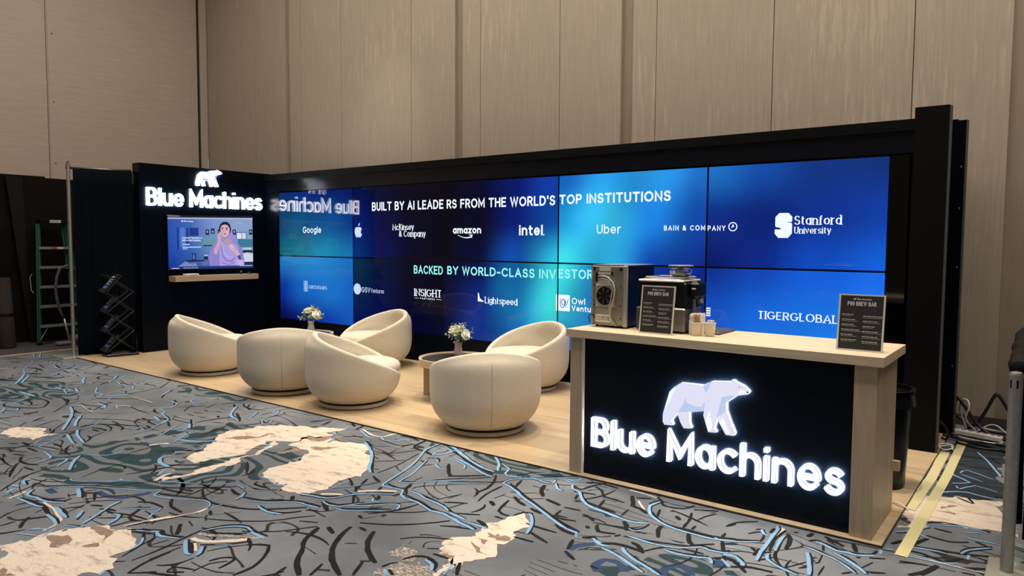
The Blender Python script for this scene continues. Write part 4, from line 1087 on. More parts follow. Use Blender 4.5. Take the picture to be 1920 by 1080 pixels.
def wallmat(name, rgb, axis, streak, seed=0, amt=.08, marks=0):
    m = bpy.data.materials.new(name); m.use_nodes = True; nt = m.node_tree; b = nt.nodes['Principled BSDF']; b.inputs['Roughness'].default_value = .5; b.inputs['Specular IOR Level'].default_value = .35
    N = nt.nodes.new; L = nt.links.new; tc = N('ShaderNodeTexCoord'); mp = N('ShaderNodeMapping'); s = [60, 60, 60]; s[axis] = streak; mp.inputs['Scale'].default_value = s; mp.inputs['Location'].default_value = (seed, 0, 0)
    L(tc.outputs['Object'], mp.inputs[0]); n = N('ShaderNodeTexNoise'); n.inputs['Scale'].default_value = 1; n.inputs['Detail'].default_value = 4; L(mp.outputs[0], n.inputs[0])
    mr = N('ShaderNodeMapRange'); L(n.outputs[0], mr.inputs[0]); mr.inputs[1].default_value = .3; mr.inputs[2].default_value = .7; mr.inputs[3].default_value = 1 - amt; mr.inputs[4].default_value = 1 + amt
    sc = N('ShaderNodeVectorMath'); sc.operation = 'SCALE'; sc.inputs[0].default_value = rgb; L(mr.outputs[0], sc.inputs['Scale']); out = sc.outputs[0]
    if marks:
        m2 = N('ShaderNodeMapping'); s2 = [16, 16, 16]; s2[axis] = 1.4; m2.inputs['Scale'].default_value = s2; L(tc.outputs['Object'], m2.inputs[0])
        n2 = N('ShaderNodeTexNoise'); n2.inputs['Scale'].default_value = 1; n2.inputs['Detail'].default_value = 10; n2.inputs['Roughness'].default_value = .7; L(m2.outputs[0], n2.inputs[0])
        n3 = N('ShaderNodeTexNoise'); n3.inputs['Scale'].default_value = .55; n3.inputs['Detail'].default_value = 2; L(tc.outputs['Object'], n3.inputs[0])
        ad = N('ShaderNodeMath'); ad.operation = 'MULTIPLY_ADD'; L(n3.outputs[0], ad.inputs[0]); ad.inputs[1].default_value = .5; L(n2.outputs[0], ad.inputs[2])
        cr = N('ShaderNodeValToRGB'); cr.color_ramp.elements[0].position = .84; cr.color_ramp.elements[1].position = .90; L(ad.outputs[0], cr.inputs[0])
        k = N('ShaderNodeMath'); k.operation = 'MULTIPLY'; L(cr.outputs[0], k.inputs[0]); k.inputs[1].default_value = marks
        mx = N('ShaderNodeMix'); mx.data_type = 'RGBA'; L(k.outputs[0], mx.inputs[0]); L(out, mx.inputs[6]); mx.inputs[7].default_value = (min(1, rgb[0] * 1.55), min(1, rgb[1] * 1.52), min(1, rgb[2] * 1.5), 1); out = mx.outputs[2]
    L(out, b.inputs['Base Color']); return m
WALLB = wallmat('wall_vinyl_vertical', (.36, .30, .235), 2, 2.2, 0, .08, .33)
WALLD = wallmat('wall_vinyl_recess', (.265, .215, .16), 2, 2.2, 3, .06)
WALLL = wallmat('wall_vinyl_horizontal', (.42, .345, .285), 1, 2.0, 0, .08)
DARKJ = mat('joint', (.02, .016, .012), .9)
YW = .62
seams = [-3.13, -1.557, ('b', -.64, -.53), -.22, .829, 2.409, ('b', 3.275, 3.42), 3.74, 5.04, ('b', 5.914, 6.07), 6.37, 7.70, 9.0, ('b', 9.76, 10.1), 10.5, 12.0, 14.0]
m = MB(); m.box(-3.13, 14, YW + .07, YW + .2, 0, 8); wb = m.build('wall_back', DARKJ); tag(wb, kind='structure')
prev = seams[0]
for s in seams[1:]:
    x0 = prev; x1 = s[1] if isinstance(s, tuple) else s
    m = MB(); g = .004; m.box(x0 + g, x1 - (0 if isinstance(s, tuple) else g), YW, YW + .08, 0, 8); m.build('wall_panel', WALLB, wb)
    if isinstance(s, tuple):
        m = MB(); m.box(s[1], s[2], YW + .045, YW + .08, 0, 8); m.build('wall_recess', WALLD, wb); prev = s[2] - .004
    else: prev = s
XL = -3.115
m = MB(); m.box(XL - .2, XL - .03, -12, .62, 0, 8); wl = m.build('wall_left', DARKJ); tag(wl, kind='structure')
for a, b_ in ((-12, -2.19), (-2.18, .40), (.46, .60)):
    m = MB(); m.box(XL - .05, XL, a, b_, 0, 8); m.build('wall_panel', WALLL, wl)
for a, b_ in ((-2.165, -2.07), (.27, .33)):
    m = MB(); m.box(XL, XL + .012, a, b_, 0, 8); m.build('joint_strip', WALLL, wl)
m = MB()
for z in (2.9, 3.9, 5.0, 6.1): m.cyl((XL + .012, -2.10, z), (XL + .016, -2.10, z), .012, 8)
m.build('screw', EDGE, wl)
m = MB(); m.box(-5, 14, -12, 1.2, 8, 8.1); tag(m.build('ceiling', mat('ceiling_paint', (.4, .36, .32), .9)), kind='structure')
m = MB(); m.box(-3.1, 14, YW - .012, YW, 0, .10); tag(m.build('baseboard_back', mat('base_cove', (.05, .045, .04), .6)), kind='structure')
m = MB(); m.box(-3.1, -1.62, -6, .6, 0, .006); tag(m.build('trim_1', mat('service_strip', (.05, .048, .05), .9, noise_s=40, noise_a=.2)), kind='structure')
m = MB(); m.box(-1.64, -1.56, -6, .6, 0, .010, bev=.004); tag(m.build('trim_2', OAKY), kind='structure')

# ---------------------------------------------------------------- booth
pf = empty('booth_platform', (0, 0, 0), 0, 'pale oak plank platform under the booth, edged against the patterned carpet', 'platform')
PZ = .012
m = MB(); m.box(-.90, 9.474, -2.832, .10, 0, PZ); m.build('plank_deck', OAKF, pf)
m = MB(); m.box(-.90, 9.474, -2.838, -2.832, 0, PZ); m.box(9.474, 9.480, -2.838, .10, 0, PZ + .001); m.build('edge_strip', mat('edge_strip_dark', (.05, .04, .03), .5), pf)
bw = empty('booth_back_wall', (0, 0, PZ), 0, 'long black booth wall with header beam holding the video screens', 'booth wall')
m = MB(); m.box(-.366, 9.438, .10, .20, 0, 2.70); m.build('rear_panel', BLACK, bw)
m = MB(); m.box(-.366, 9.22, -.04, .10, 2.62, 2.715); m.build('header_beam', BLACKM, bw)
m = MB(); m.box(-.366, 2.10, -.01, .10, 2.43, 2.62); m.box(2.106, 9.22, -.01, .10, 2.43, 2.62); m.build('fascia_panel', mat('fascia_gloss', (.003, .004, .007), .16, spec=.35), bw)
m = MB(); m.box(-.366, 9.22, -.03, .10, 0, .372); m.build('plinth', BLACK, bw)
m = MB(); m.box(-.366, -.004, 0, .10, .37, 2.43); m.box(9.12, 9.22, 0, .1, .37, 2.43); m.build('side_filler', BLACK, bw)
lw = empty('booth_side_wall', (-.37, 0, PZ), 0, 'black side wall of the booth carrying the lit sign and television', 'booth wall')
m = MB(); m.box(-.19, 0, -2.06, .20, 0, 2.74); m.build('wall_slab', BLACK, lw)
m = MB(); m.box(.0, .0012, -1.003, -1.0, 0, 2.74); m.build('joint_line', BLACKM, lw)
pl = empty('booth_pillar', (9.22, -.63, PZ), 0, 'tall black slab pillar closing the right end of the video wall', 'pillar')
m = MB(); m.box(0, .235, 0, .06, 0, 2.71); m.build('front_slab', BLACKM, pl)
m = MB(); m.box(.235, .25, .004, .06, 0, 2.705); m.build('edge_band', EDGE, pl)
m = MB(); m.box(.02, .06, .06, .72, 0, 2.6); m.build('return_panel', BLACK, pl)
bs = empty('booth_rear_support', (9.443, .10, PZ), 0, 'narrow black support upright behind the tall slab pillar, with pale edge', 'support panel')
m = MB(); m.box(-.004, .055, 0, .08, 0, 2.69); m.build('panel', BLACK, bs)
m = MB(); m.box(.055, .066, .002, .08, 0, 2.69); m.build('edge_band', EDGE, bs)
m = MB()
for z in (.6, 1.45, 1.95, 2.3): m.cyl((.03, 0, z), (.03, -.004, z), .007, 8)
m.build('screw', STEEL, bs)

# video wall: ten screens
CW, CH, Z0 = 1.81995, 1.026, 1.406
PAN = {  # per screen 3 rows (top to bottom) x 4 columns of sRGB colours shown
 (0, 0): [[(5, 46, 108), (4, 40, 115), (3, 30, 105), (2, 22, 92)], [(5, 65, 105), (8, 80, 125), (10, 78, 140), (6, 55, 135)], [(10, 96, 116), (14, 120, 140), (22, 135, 172), (22, 112, 175)]],
 (1, 0): [[(2, 12, 75), (0, 3, 38), (0, 0, 20), (0, 0, 16)], [(2, 28, 105), (0, 7, 60), (0, 0, 26), (0, 0, 18)], [(2, 45, 115), (0, 10, 75), (0, 0, 32), (0, 0, 20)]],
 (2, 0): [[(0, 0, 16), (0, 2, 34), (2, 24, 105), (10, 60, 165)], [(0, 0, 14), (0, 1, 26), (2, 24, 105), (8, 75, 170)], [(0, 0, 16), (0, 7, 55), (10, 75, 165), (40, 185, 215)]],
 (3, 0): [[(20, 100, 200), (35, 150, 225), (40, 150, 225), (30, 110, 200)], [(30, 150, 215), (55, 195, 240), (25, 125, 215), (12, 70, 170)], [(60, 215, 225), (45, 175, 225), (12, 70, 170), (10, 40, 130)]],
 (4, 0): [[(28, 115, 200), (18, 75, 165), (18, 50, 125), (16, 48, 118)], [(10, 42, 130), (8, 35, 115), (12, 48, 140), (14, 62, 165)], [(6, 22, 95), (8, 40, 135), (12, 75, 190), (18, 95, 215)]],
 (0, 1): [[(30, 118, 185), (36, 135, 198), (34, 128, 198), (26, 105, 188)], [(6, 45, 145), (18, 95, 188), (26, 115, 200), (20, 95, 188)], [(2, 6, 78), (3, 18, 105), (10, 55, 155), (16, 85, 180)]],
 (1, 1): [[(3, 45, 72), (0, 14, 52), (0, 1, 24), (0, 0, 18)], [(2, 34, 75), (0, 10, 60), (0, 1, 30), (0, 0, 22)], [(2, 12, 85), (0, 8, 72), (0, 3, 42), (0, 2, 34)]],
 (2, 1): [[(0, 1, 22), (1, 14, 70), (12, 90, 155), (45, 190, 200)], [(1, 8, 50), (3, 35, 115), (20, 120, 180), (60, 215, 215)], [(1, 10, 60), (4, 45, 130), (15, 90, 170), (45, 180, 200)]],
 (3, 1): [[(60, 215, 220), (30, 130, 205), (8, 55, 150), (8, 35, 125)], [(50, 190, 215), (15, 90, 175), (6, 40, 135), (6, 35, 125)], [(20, 110, 190), (8, 60, 160), (6, 55, 160), (10, 70, 185)]],
 (4, 1): [[(10, 45, 140), (14, 70, 180), (20, 95, 220), (25, 105, 230)], [(14, 80, 190), (20, 100, 215), (24, 115, 225), (25, 120, 228)], [(22, 120, 215), (30, 145, 225), (32, 148, 228), (30, 145, 225)]],
}
def colat(k, s, t):
    g = [[lin(c) for c in row] for row in PAN[k]]; x = s * 3; y = t * 2; i = min(int(x), 2); j = min(int(y), 1); fx = x - i; fy = y - j
    fx = fx * fx * (3 - 2 * fx); fy = fy * fy * (3 - 2 * fy)
    mixc = lambda a, b, f: [p + (q - p) * f for p, q in zip(a, b)]
    c = mixc(mixc(g[j][i], g[j][i + 1], fx), mixc(g[j + 1][i], g[j + 1][i + 1], fx), fy)
    return c
names = ['leftmost', 'second from left', 'middle', 'fourth from left', 'rightmost']
SCR = {}
for r_ in range(2):
    for c_ in range(5):
        x0 = c_ * CW + .0; x1 = x0 + CW; zt = Z0 + CH - r_ * CH; zb = zt - CH
        extra = {(0, 0): ', catching the mirrored sign', (4, 0): ', showing a block letter logo', (3, 0): ', brightest pale blue', (2, 1): ', cyan at its right', (1, 1): ', very dark', (0, 1): ', behind a bouquet', (4, 1): ''}.get((c_, r_), '')
        root = empty('video_wall_screen', ((x0 + x1) / 2, 0, zb), 0, '%s screen in the %s row of the blue video wall%s' % (names[c_], ('upper', 'lower')[r_], extra), 'screen', 'screens of the blue video wall')
        ox = (x0 + x1) / 2; m = MB(); m.box(-CW / 2 + .001, CW / 2 - .001, .0, .095, .001, CH - .001); hb = m.build('housing', BEZEL, root)
        g = .009; xr = x1 - (.15 if c_ == 4 else 0)
        m = MB(); NX, NY = 44, 24
        hx0 = x0 + g - ox; hx1 = xr - g - ox; hz0 = g; hz1 = CH - g
        vs = [(hx0 + (hx1 - hx0) * i / NX, -.0008, hz1 + (hz0 - hz1) * j / NY) for j in range(NY + 1) for i in range(NX + 1)]
        b0 = len(m.v); m.v += [Vector(v) for v in vs]
        for j in range(NY):
            for i in range(NX):
                s_ = (i + .5) / NX; t_ = (j + .5) / NY
                # slanted light rays in the artwork
                c = colat((c_, r_), s_, t_); 
                xx = x0 + s_ * CW; zz = zt - t_ * CH; ray = 1 + .16 * math.sin((xx + zz * -.55) * 7.0) * (1 if 3.6 < xx < 7.2 else .25)
                m.f.append([j * (NX + 1) + i, j * (NX + 1) + i + 1, (j + 1) * (NX + 1) + i + 1, (j + 1) * (NX + 1) + i]); m.m.append(0); m.c.append(tuple(max(0, a * ray) for a in c))
        d = m.build('display', SCREEN, root)
        # smooth the colours over shared corners
        me = d.data; ca = me.color_attributes['Col']; acc = {}
        for p in me.polygons:
            for li in p.loop_indices: v = me.loops[li].vertex_index; acc.setdefault(v, []).append(tuple(ca.data[li].color))
        for p in me.polygons:
            for li in p.loop_indices: a = acc[me.loops[li].vertex_index]; ca.data[li].color = [sum(q[k] for q in a) / len(a) for k in range(4)]
        SCR[(c_, r_)] = (root, ox, zb)
def scap(k, s, x0, x1, z, cap, wt=.19, serif=False, mt=TXT, name='caption', gap=.17):
    if serif: gap = min(gap, .12); wt = max(wt, .17)
    root, ox, zb = SCR[k]; m = MB(); text(m, s, (x0 - ox, -.0022, z - zb), (1, 0, 0), (0, 0, 1), (0, -1, 0), cap, x1 - x0, wt, serif, gap); return m.build(name, mt, root)
def smark(k, polys, mt=TXT, name='logo_mark', y=-.0022):
    root, ox, zb = SCR[k]; m = MB()
    for p in polys: m.prism([(a - ox, b - zb) for a, b in p], ((0, y, 0), (1, 0, 0), (0, 0, 1), (0, -1, 0)), 0, 0)
    return m.build(name, mt, root)
scap((1, 0), 'BUILT BY AI LEADE', 2.236, 3.63, 2.085, .125)
scap((2, 0), "RS FROM THE WORLD'S", 3.69, 5.41, 2.085, .12)
scap((3, 0), 'TOP INSTITUTIONS', 5.47, 6.875, 2.094, .112)
scap((1, 1), 'BACKED', 3.079, 3.62, 1.208, .118, mt=TXTC)
scap((2, 1), 'BY WORLD-CLASS INV', 3.70, 5.43, 1.218, .112, mt=TXTC)
scap((3, 1), 'ESTORS', 5.47, 6.03, 1.23, .11, mt=TXTC)
scap((0, 0), 'Google', .622, 1.075, 1.772, .10, .15)
def circ(cx, cz, r, a0=0, a1=360, n=28, rz=None): return [(cx + r * math.cos(math.radians(a0 + (a1 - a0) * i / n)), cz + (rz or r) * math.sin(math.radians(a0 + (a1 - a0) * i / n))) for i in range(n if a1 - a0 == 360 else n + 1)]
AX, AZ = 1.937, 1.795
apple = [(0, .055), (.03, .065), (.062, .05), (.078, .028), (.06, .012), (.052, -.012), (.062, -.032), (.08, -.044), (.062, -.075), (.036, -.092), (.012, -.084), (-.012, -.084), (-.038, -.092), (-.066, -.06), (-.082, -.01), (-.076, .035), (-.05, .06), (-.02, .062)]
smark((1, 0), [[(AX + a, AZ + b) for a, b in apple], [(AX - .002, AZ + .074), (AX + .004, AZ + .10), (AX + .03, AZ + .124), (AX + .034, AZ + .115), (AX + .026, AZ + .09)]], TXTB)
scap((1, 0), 'McKinsey', 2.66, 3.08, 1.805, .092, .15, True)
scap((1, 0), '& Company', 2.787, 3.303, 1.712, .092, .15, True)
scap((2, 0), 'amazon', 3.80, 4.28, 1.757, .092, .22, gap=.14)
sm = []
for i in range(10):
    a0, a1 = 3.885 + i * .0235, 3.885 + (i + 1) * .0235; f = lambda a: 1.738 - .035 * math.sin((a - 3.885) / .235 * PI * .8)
    w0 = .003 + .006 * i / 10; sm.append([(a0, f(a0) - w0), (a1, f(a1) - w0), (a1, f(a1) + w0), (a0, f(a0) + w0)])
sm.append([(4.08, 1.742), (4.14, 1.746), (4.125, 1.70), (4.112, 1.705), (4.118, 1.732), (4.08, 1.732)])
smark((2, 0), sm)
scap((2, 0), 'intel', 4.885, 5.235, 1.732, .128, .19); smark((2, 0), [circ(5.252, 1.742, .009, n=10)])
scap((3, 0), 'Uber', 5.982, 6.29, 1.752, .104, .13)
scap((3, 0), 'BAIN & COM', 6.806, 7.262, 1.782, .055, .2, gap=.35); scap((4, 0), 'PANY', 7.290, 7.476, 1.777, .055, .2, gap=.35)
rg = []
for i in range(28):
    a, b = math.radians(i * 360 / 28), math.radians((i + 1) * 360 / 28); rg.append([(7.551 + r1 * math.cos(t), 1.818 + r1 * math.sin(t)) for r1, t in ((.046, a), (.046, b), (.036, b), (.036, a))])
rg.append([(7.535, 1.805), (7.552, 1.845), (7.566, 1.82)]); smark((4, 0), rg)
sx0, sz0, sw, sh = 7.965, 1.707, .162, .238
S_ = [(.25, 1), (.78, 1), (1, .84), (1, .68), (.96, .64), (.62, .64), (.96, .6), (1, .56), (1, .18), (.78, 0), (.22, 0), (0, .17), (0, .34), (.35, .34), (.33, .40), (.06, .44), (.02, .5), (.02, .84)]
smark((4, 0), [[(sx0 + a * sw, sz0 + b * sh) for a, b in S_]])
scap((4, 0), 'Stanford', 8.146, 8.567, 1.828, .092, .16, True); scap((4, 0), 'University', 8.148, 8.478, 1.746, .066, .15, True)
gz = []
for i in range(3):
    z = .855 + i * .056; gz += [[(.634, z), (.729, z), (.729, z + .008), (.634, z + .008)], [(.634, z + .042), (.729, z + .042), (.729, z + .05), (.634, z + .05)], [(.634, z), (.644, z), (.644, z + .05), (.634, z + .05)], [(.719, z), (.729, z), (.729, z + .05), (.719, z + .05)], [(.665, z + .015), (.70, z + .015), (.70, z + .035), (.665, z + .035)]]
smark((0, 1), gz, TXTB); scap((0, 1), 'GREENOAKS', .757, 1.203, .901, .055, .14, True, TXTB)
smark((1, 1), [circ(1.906, .945, .082)], TXTB); scap((1, 1), 'GSV', 1.999, 2.185, .90, .078, .15, mt=TXTB); scap((1, 1), 'Ventures', 2.2, 2.478, .902, .064, .13, mt=TXTB)
scap((1, 1), 'INSIGHT', 3.088, 3.598, .90, .105, .17, True); scap((1, 1), 'PARTNERS', 3.2, 3.47, .862, .024, .18, gap=.5); smark((1, 1), [[(3.088, .872), (3.17, .872), (3.17, .876), (3.088, .876)], [(3.50, .872), (3.598, .872), (3.598, .876), (3.50, .876)]])
scap((2, 1), 'Lightspeed', 4.347, 4.866, .868, .088, .17, True); smark((2, 1), [[(4.231, .888), (4.34, .888), (4.29, .915), (4.265, .93), (4.245, .998), (4.231, 1.0)]])
smark((3, 1), [[(5.470, .846), (5.632, .846), (5.632, 1.036), (5.470, 1.036)]]); smark((2, 1), [[(5.435, .846), (5.451, .846), (5.451, 1.036), (5.435, 1.036)]])
root, ox, zb = SCR[(3, 1)]; m = MB()
ow = [[(5.50, .985), (5.50, .93)] + [(5.53 + .03 * math.cos(math.radians(t)), .925 + .04 * math.sin(math.radians(t))) for t in range(180, 380, 20)] + [(5.56, .96)], [(5.545 + .028 * math.cos(math.radians(t)), .95 + .035 * math.sin(math.radians(t))) for t in range(0, 361, 24)], [(5.56, .97), (5.58, .89), (5.60, .96), (5.61, .985)]]
for st in ow:
    L_, R2 = ribbon([(a - ox, b - zb) for a, b in st], .0045, 1)
    for i in range(len(L_) - 1): m.prism([tuple(L_[i]), tuple(L_[i + 1]), tuple(R2[i + 1]), tuple(R2[i])], ((0, -.0032, 0), (1, 0, 0), (0, 0, 1), (0, -1, 0)), 0, 0)
m.build('logo_mark', emis('logo_blue', lin((20, 90, 160)), .9), root)
scap((3, 1), 'Owl', 5.658, 5.84, .934, .074, .17); scap((3, 1), 'Ventures', 5.658, 6.06, .853, .066, .18)
bl = []
for i, h_ in enumerate((.04, .085, .085, .085)): bl.append([(7.10 + i * .035, .91), (7.118 + i * .035, .91), (7.118 + i * .035, .91 + h_), (7.10 + i * .035, .91 + h_)])
smark((3, 1), bl); smark((4, 1), [[(7.295, .905 + i * .024), (7.34, .905 + i * .024), (7.34, .92 + i * .024), (7.295, .92 + i * .024)] for i in range(4)])
scap((4, 1), 'TIGERGLOBAL', 7.822, 8.565, .912, .082, .15, True)

# lit sign on side wall, lit sign on the counter
sg = empty('illuminated_sign', (-.37, -1.0, 2.14 + PZ), 0, 'white glowing letters and polar bear emblem on the black side wall above the television', 'sign', 'glowing signs of the booth')
lit_sign(sg, (.0, -.965, -.005), (0, 1, 0), (0, 0, 1), (1, 0, 0), .262, 1.87, (0, -.215, .325), .42, LETTERW, LSIDEW, BFACEW)

# television
tv = empty('television', (-.37, -.985, 1.205 + PZ), 0, 'wall-mounted flat television showing a woman in a lilac shawl', 'television')
TW, TH = 1.40, .79
m = MB(); m.box(.022, .055, -TW / 2 - .012, TW / 2 + .012, -.012, TH + .012, bev=.006); m.build('casing', BLKP, tv)
m = MB(); m.box(0, .02, -.25, .25, .2, .6); m.build('wall_bracket', BLKP, tv)
def pic(px, py):
    u_ = (px - 105) / 1480; top = 95 + 40 * u_; bot = 1005 - 5 * u_; return (-TW / 2 + u_ * TW, TH - (py - top) / (bot - top) * TH)
m = MB(); NX, NY = 30, 18
bgr = [[(40, 80, 170), (70, 100, 180), (120, 145, 205), (140, 160, 205), (140, 160, 200)], [(35, 75, 175), (60, 105, 180), (115, 145, 195), (125, 160, 195), (120, 165, 195)], [(20, 50, 150), (35, 70, 150), (70, 105, 160), (90, 125, 165), (120, 140, 175)]]
def tvc(s, t):
    x = s * 4; y = t * 2; i = min(int(x), 3); j = min(int(y), 1); fx = x - i; fy = y - j
    a = [[lin(c) for c in r] for r in bgr]; mixc = lambda a, b, f: [p + (q - p) * f for p, q in zip(a, b)]
    return mixc(mixc(a[j][i], a[j][i + 1], fx), mixc(a[j + 1][i], a[j + 1][i + 1], fx), fy)
for j in range(NY):
    for i in range(NX):
        y0 = -TW / 2 + TW * i / NX; y1 = y0 + TW / NX; z1 = TH * (1 - j / NY); z0 = z1 - TH / NY; m.col = tuple(tvc((i + .5) / NX, (j + .5) / NY)); m.add([(.0555, y0, z0), (.0555, y1, z0), (.0555, y1, z1), (.0555, y0, z1)], [(0, 1, 2, 3)])
TFR = ((.0558, 0, 0), (0, 1, 0), (0, 0, 1), (1, 0, 0)); dl = [0]
def P_(c, pts):
    dl[0] += .00006; m.col = lin(c); m.prism([pic(*q) for q in pts], TFR, dl[0], dl[0])
rect = lambda a, b, c, d: [(a, b), (c, b), (c, d), (a, d)]
P_((25, 28, 38), rect(105, 88, 1590, 128)); P_((120, 125, 140), rect(110, 95, 300, 110)); P_((170, 180, 205), rect(105, 125, 1590, 150))
P_((35, 55, 130), rect(455, 300, 605, 440)); P_((20, 45, 120), rect(250, 290, 270, 680)); P_((80, 120, 200), rect(300, 300, 380, 620)); P_((30, 60, 140), rect(400, 300, 440, 600))
for a in (725, 820, 940, 1205, 1515): P_((40, 50, 85), rect(a, 330 - (20 if a == 820 else 0), a + 65, 425 - (20 if a == 820 else 0))); P_((150, 160, 200), rect(a + 18, 350, a + 45, 385))
P_((90, 95, 125), rect(1270, 375, 1470, 505)); P_((215, 225, 240), rect(1285, 390, 1370, 495)); P_((205, 215, 235), rect(1380, 390, 1455, 495))
P_((60, 120, 150), rect(1300, 500, 1585, 640)); P_((100, 150, 160), rect(690, 480, 900, 600)); P_((25, 30, 60), rect(685, 598, 860, 618)); P_((190, 200, 225), rect(1390, 655, 1560, 685)); P_((40, 50, 70), rect(1390, 695, 1580, 740)); P_((205, 210, 228), [(1400, 760), (1470, 735), (1585, 760), (1585, 900), (1400, 900)])
P_((35, 45, 80), rect(1420, 905, 1585, 960)); P_((30, 40, 85), [(690, 790), (760, 790), (760, 850), (690, 850)]); P_((170, 185, 215), [(690, 765), (760, 765), (755, 792), (700, 792)]); P_((90, 110, 160), rect(660, 870, 760, 950))
P_((120, 135, 180), [(250, 960), (330, 910), (390, 870), (440, 910), (560, 905), (570, 965)]); P_((25, 40, 100), rect(490, 740, 550, 860)); P_((110, 130, 180), rect(505, 760, 530, 840)); P_((25, 35, 90), rect(380, 855, 700, 880)); P_((150, 170, 215), [(1290, 210), (1390, 205), (1390, 235), (1290, 235)])
# shawl, face, hands
P_((140, 130, 205), [(760, 800), (800, 700), (850, 580), (930, 500), (1010, 490), (1180, 360), (1210, 400), (1260, 520), (1330, 600), (1380, 720), (1415, 850), (1420, 950), (790, 960), (780, 880)])
P_((170, 155, 220), [(960, 540), (1010, 520), (1100, 600), (1250, 560), (1300, 640), (1330, 960), (960, 960)])
P_((35, 30, 60), [(965, 380), (960, 300), (990, 230), (1040, 195), (1110, 195), (1160, 240), (1180, 320), (1170, 390), (1140, 400)])
P_((185, 150, 165), [(1010, 470), (1060, 500), (1150, 440), (1190, 570), (1130, 610), (1030, 530)])
P_((215, 175, 185), [(985, 310), (1010, 260), (1070, 240), (1130, 265), (1155, 320), (1145, 400), (1105, 450), (1065, 470), (1025, 450), (995, 400)])
P_((50, 35, 60), [(1000, 300), (1045, 285), (1040, 297), (1002, 312)]); P_((50, 35, 60), [(1075, 295), (1125, 300), (1125, 312), (1078, 306)]); P_((60, 40, 60), circ(1022, 325, 13, n=10)); P_((60, 40, 60), circ(1100, 328, 13, n=10))
P_((190, 145, 160), [(1048, 330), (1068, 375), (1040, 378)]); P_((150, 70, 95), [(1030, 402), (1062, 394), (1095, 402), (1062, 418)])
P_((155, 140, 215), [(1150, 420), (1180, 340), (1240, 480), (1260, 620), (1180, 560)])
P_((200, 165, 185), [(935, 410), (980, 370), (1030, 362), (1030, 380), (1000, 400), (1000, 480), (985, 560), (940, 690), (915, 770), (860, 740), (870, 660), (930, 560)])
P_((215, 180, 195), [(1135, 600), (1200, 590), (1240, 640), (1240, 690), (1200, 710), (1150, 660)]); P_((205, 170, 185), [(1230, 650), (1300, 690), (1345, 790), (1290, 810), (1215, 700)]); P_((70, 70, 110), [(1285, 800), (1340, 775), (1355, 855), (1320, 860)])
P_((135, 125, 205), [(985, 600), (1000, 600), (1030, 780), (1090, 860), (1180, 870), (1250, 800), (1250, 830), (1190, 900), (1080, 890), (1010, 800)]); P_((185, 175, 232), [(1010, 560), (1025, 560), (1050, 730), (1110, 800), (1190, 800), (1190, 815), (1100, 820), (1035, 740)])
P_((200, 175, 230), rect(1270, 870, 1400, 958)); P_((130, 120, 195), [(1000, 900), (1120, 940), (1240, 900), (1240, 915), (1120, 955), (1000, 915)])
P_((35, 50, 110), rect(105, 968, 1590, 1010))
for k in range(9): P_((190, 205, 235), rect(345 + k * 28, 980, 358 + k * 28, 996))
P_((190, 205, 235), rect(1320, 965, 1560, 975)); P_((190, 205, 235), rect(150, 985, 270, 998))
for (a, b, w_, h_) in ((330, 575, 120, 18), (330, 625, 310, 16), (330, 655, 85, 12)): P_((190, 215, 250), rect(a, b, a + w_, b + h_))
m.build('display', TVSCR, tv)
m = MB()
for s, a, b, c, h_ in (('Customer Experience AI', 330, 660, 485, .030), ('Built on Blue Machines.', 330, 645, 530, .032), ('Blue Machines', 365, 520, 198, .022)):
    y0, z0 = pic(a, b if False else c); y1, _ = pic(b, c); text(m, s, (.0595, y0, z0), (0, 1, 0), (0, 0, 1), (1, 0, 0), h_, y1 - y0, .2)
m.prism([(pic(320, 198)[0] + a * .035, pic(320, 198)[1] + b * .035) for a, b in BEAR], ((.0595, 0, 0), (0, 1, 0), (0, 0, 1), (1, 0, 0)), 0, 0)
m.build('caption', TXT, tv)

# floating wall shelf and what lies on it
sh_ = empty('wall_shelf', (-.37, -.96, 1.02 + PZ), 0, 'pale oak floating shelf below the television', 'shelf')
m = MB(); m.box(0, .20, -.70, .68, 0, .085, bev=.004); m.build('board', OAKY, sh_)
SZ = 1.105 + PZ
t = empty('media_player', (-.25, -1.38, SZ), 0, 'small white flat box on the left of the floating shelf', 'media box')
m = MB(); m.box(-.06, .06, -.10, .10, 0, .028, bev=.008); m.build('case', WHITEP, t); m = MB(); m.box(.06, .0605, -.07, .07, .01, .016); m.build('slot', BLKP, t)
t = empty('webcam', (-.25, -.55, SZ), 0, 'tiny round black camera on the right of the floating shelf', 'camera')
m = MB(); m.lathe([(.022, 0), (.024, .006), (.010, .014), (.010, .022)], 16); m.build('foot', BLKP, t)
m = MB(); m.lathe([(.006, .018), (.018, .026), (.020, .038), (.014, .05), (.004, .054)], 16); m.build('head', BLKP, t, True); m = MB(); m.cyl((.018, 0, .036), (.022, 0, .036), .009, 12); m.build('lens', WHITEP, t)
t = empty('computer_mouse', (-.24, -.40, SZ), .3, 'black computer mouse at the right end of the floating shelf', 'mouse')
m = MB(); m.lathe([(.03, 0), (.034, .008), (.03, .02), (.018, .03), (.004, .033)], 18, Matrix.Diagonal((1, 1.7, 1, 1))); m.build('body', BLKP, t, True)
m = MB(); m.cyl((-.003, -.03, .028), (.003, -.03, .028), .006, 10); m.build('scroll_wheel', STEEL, t)
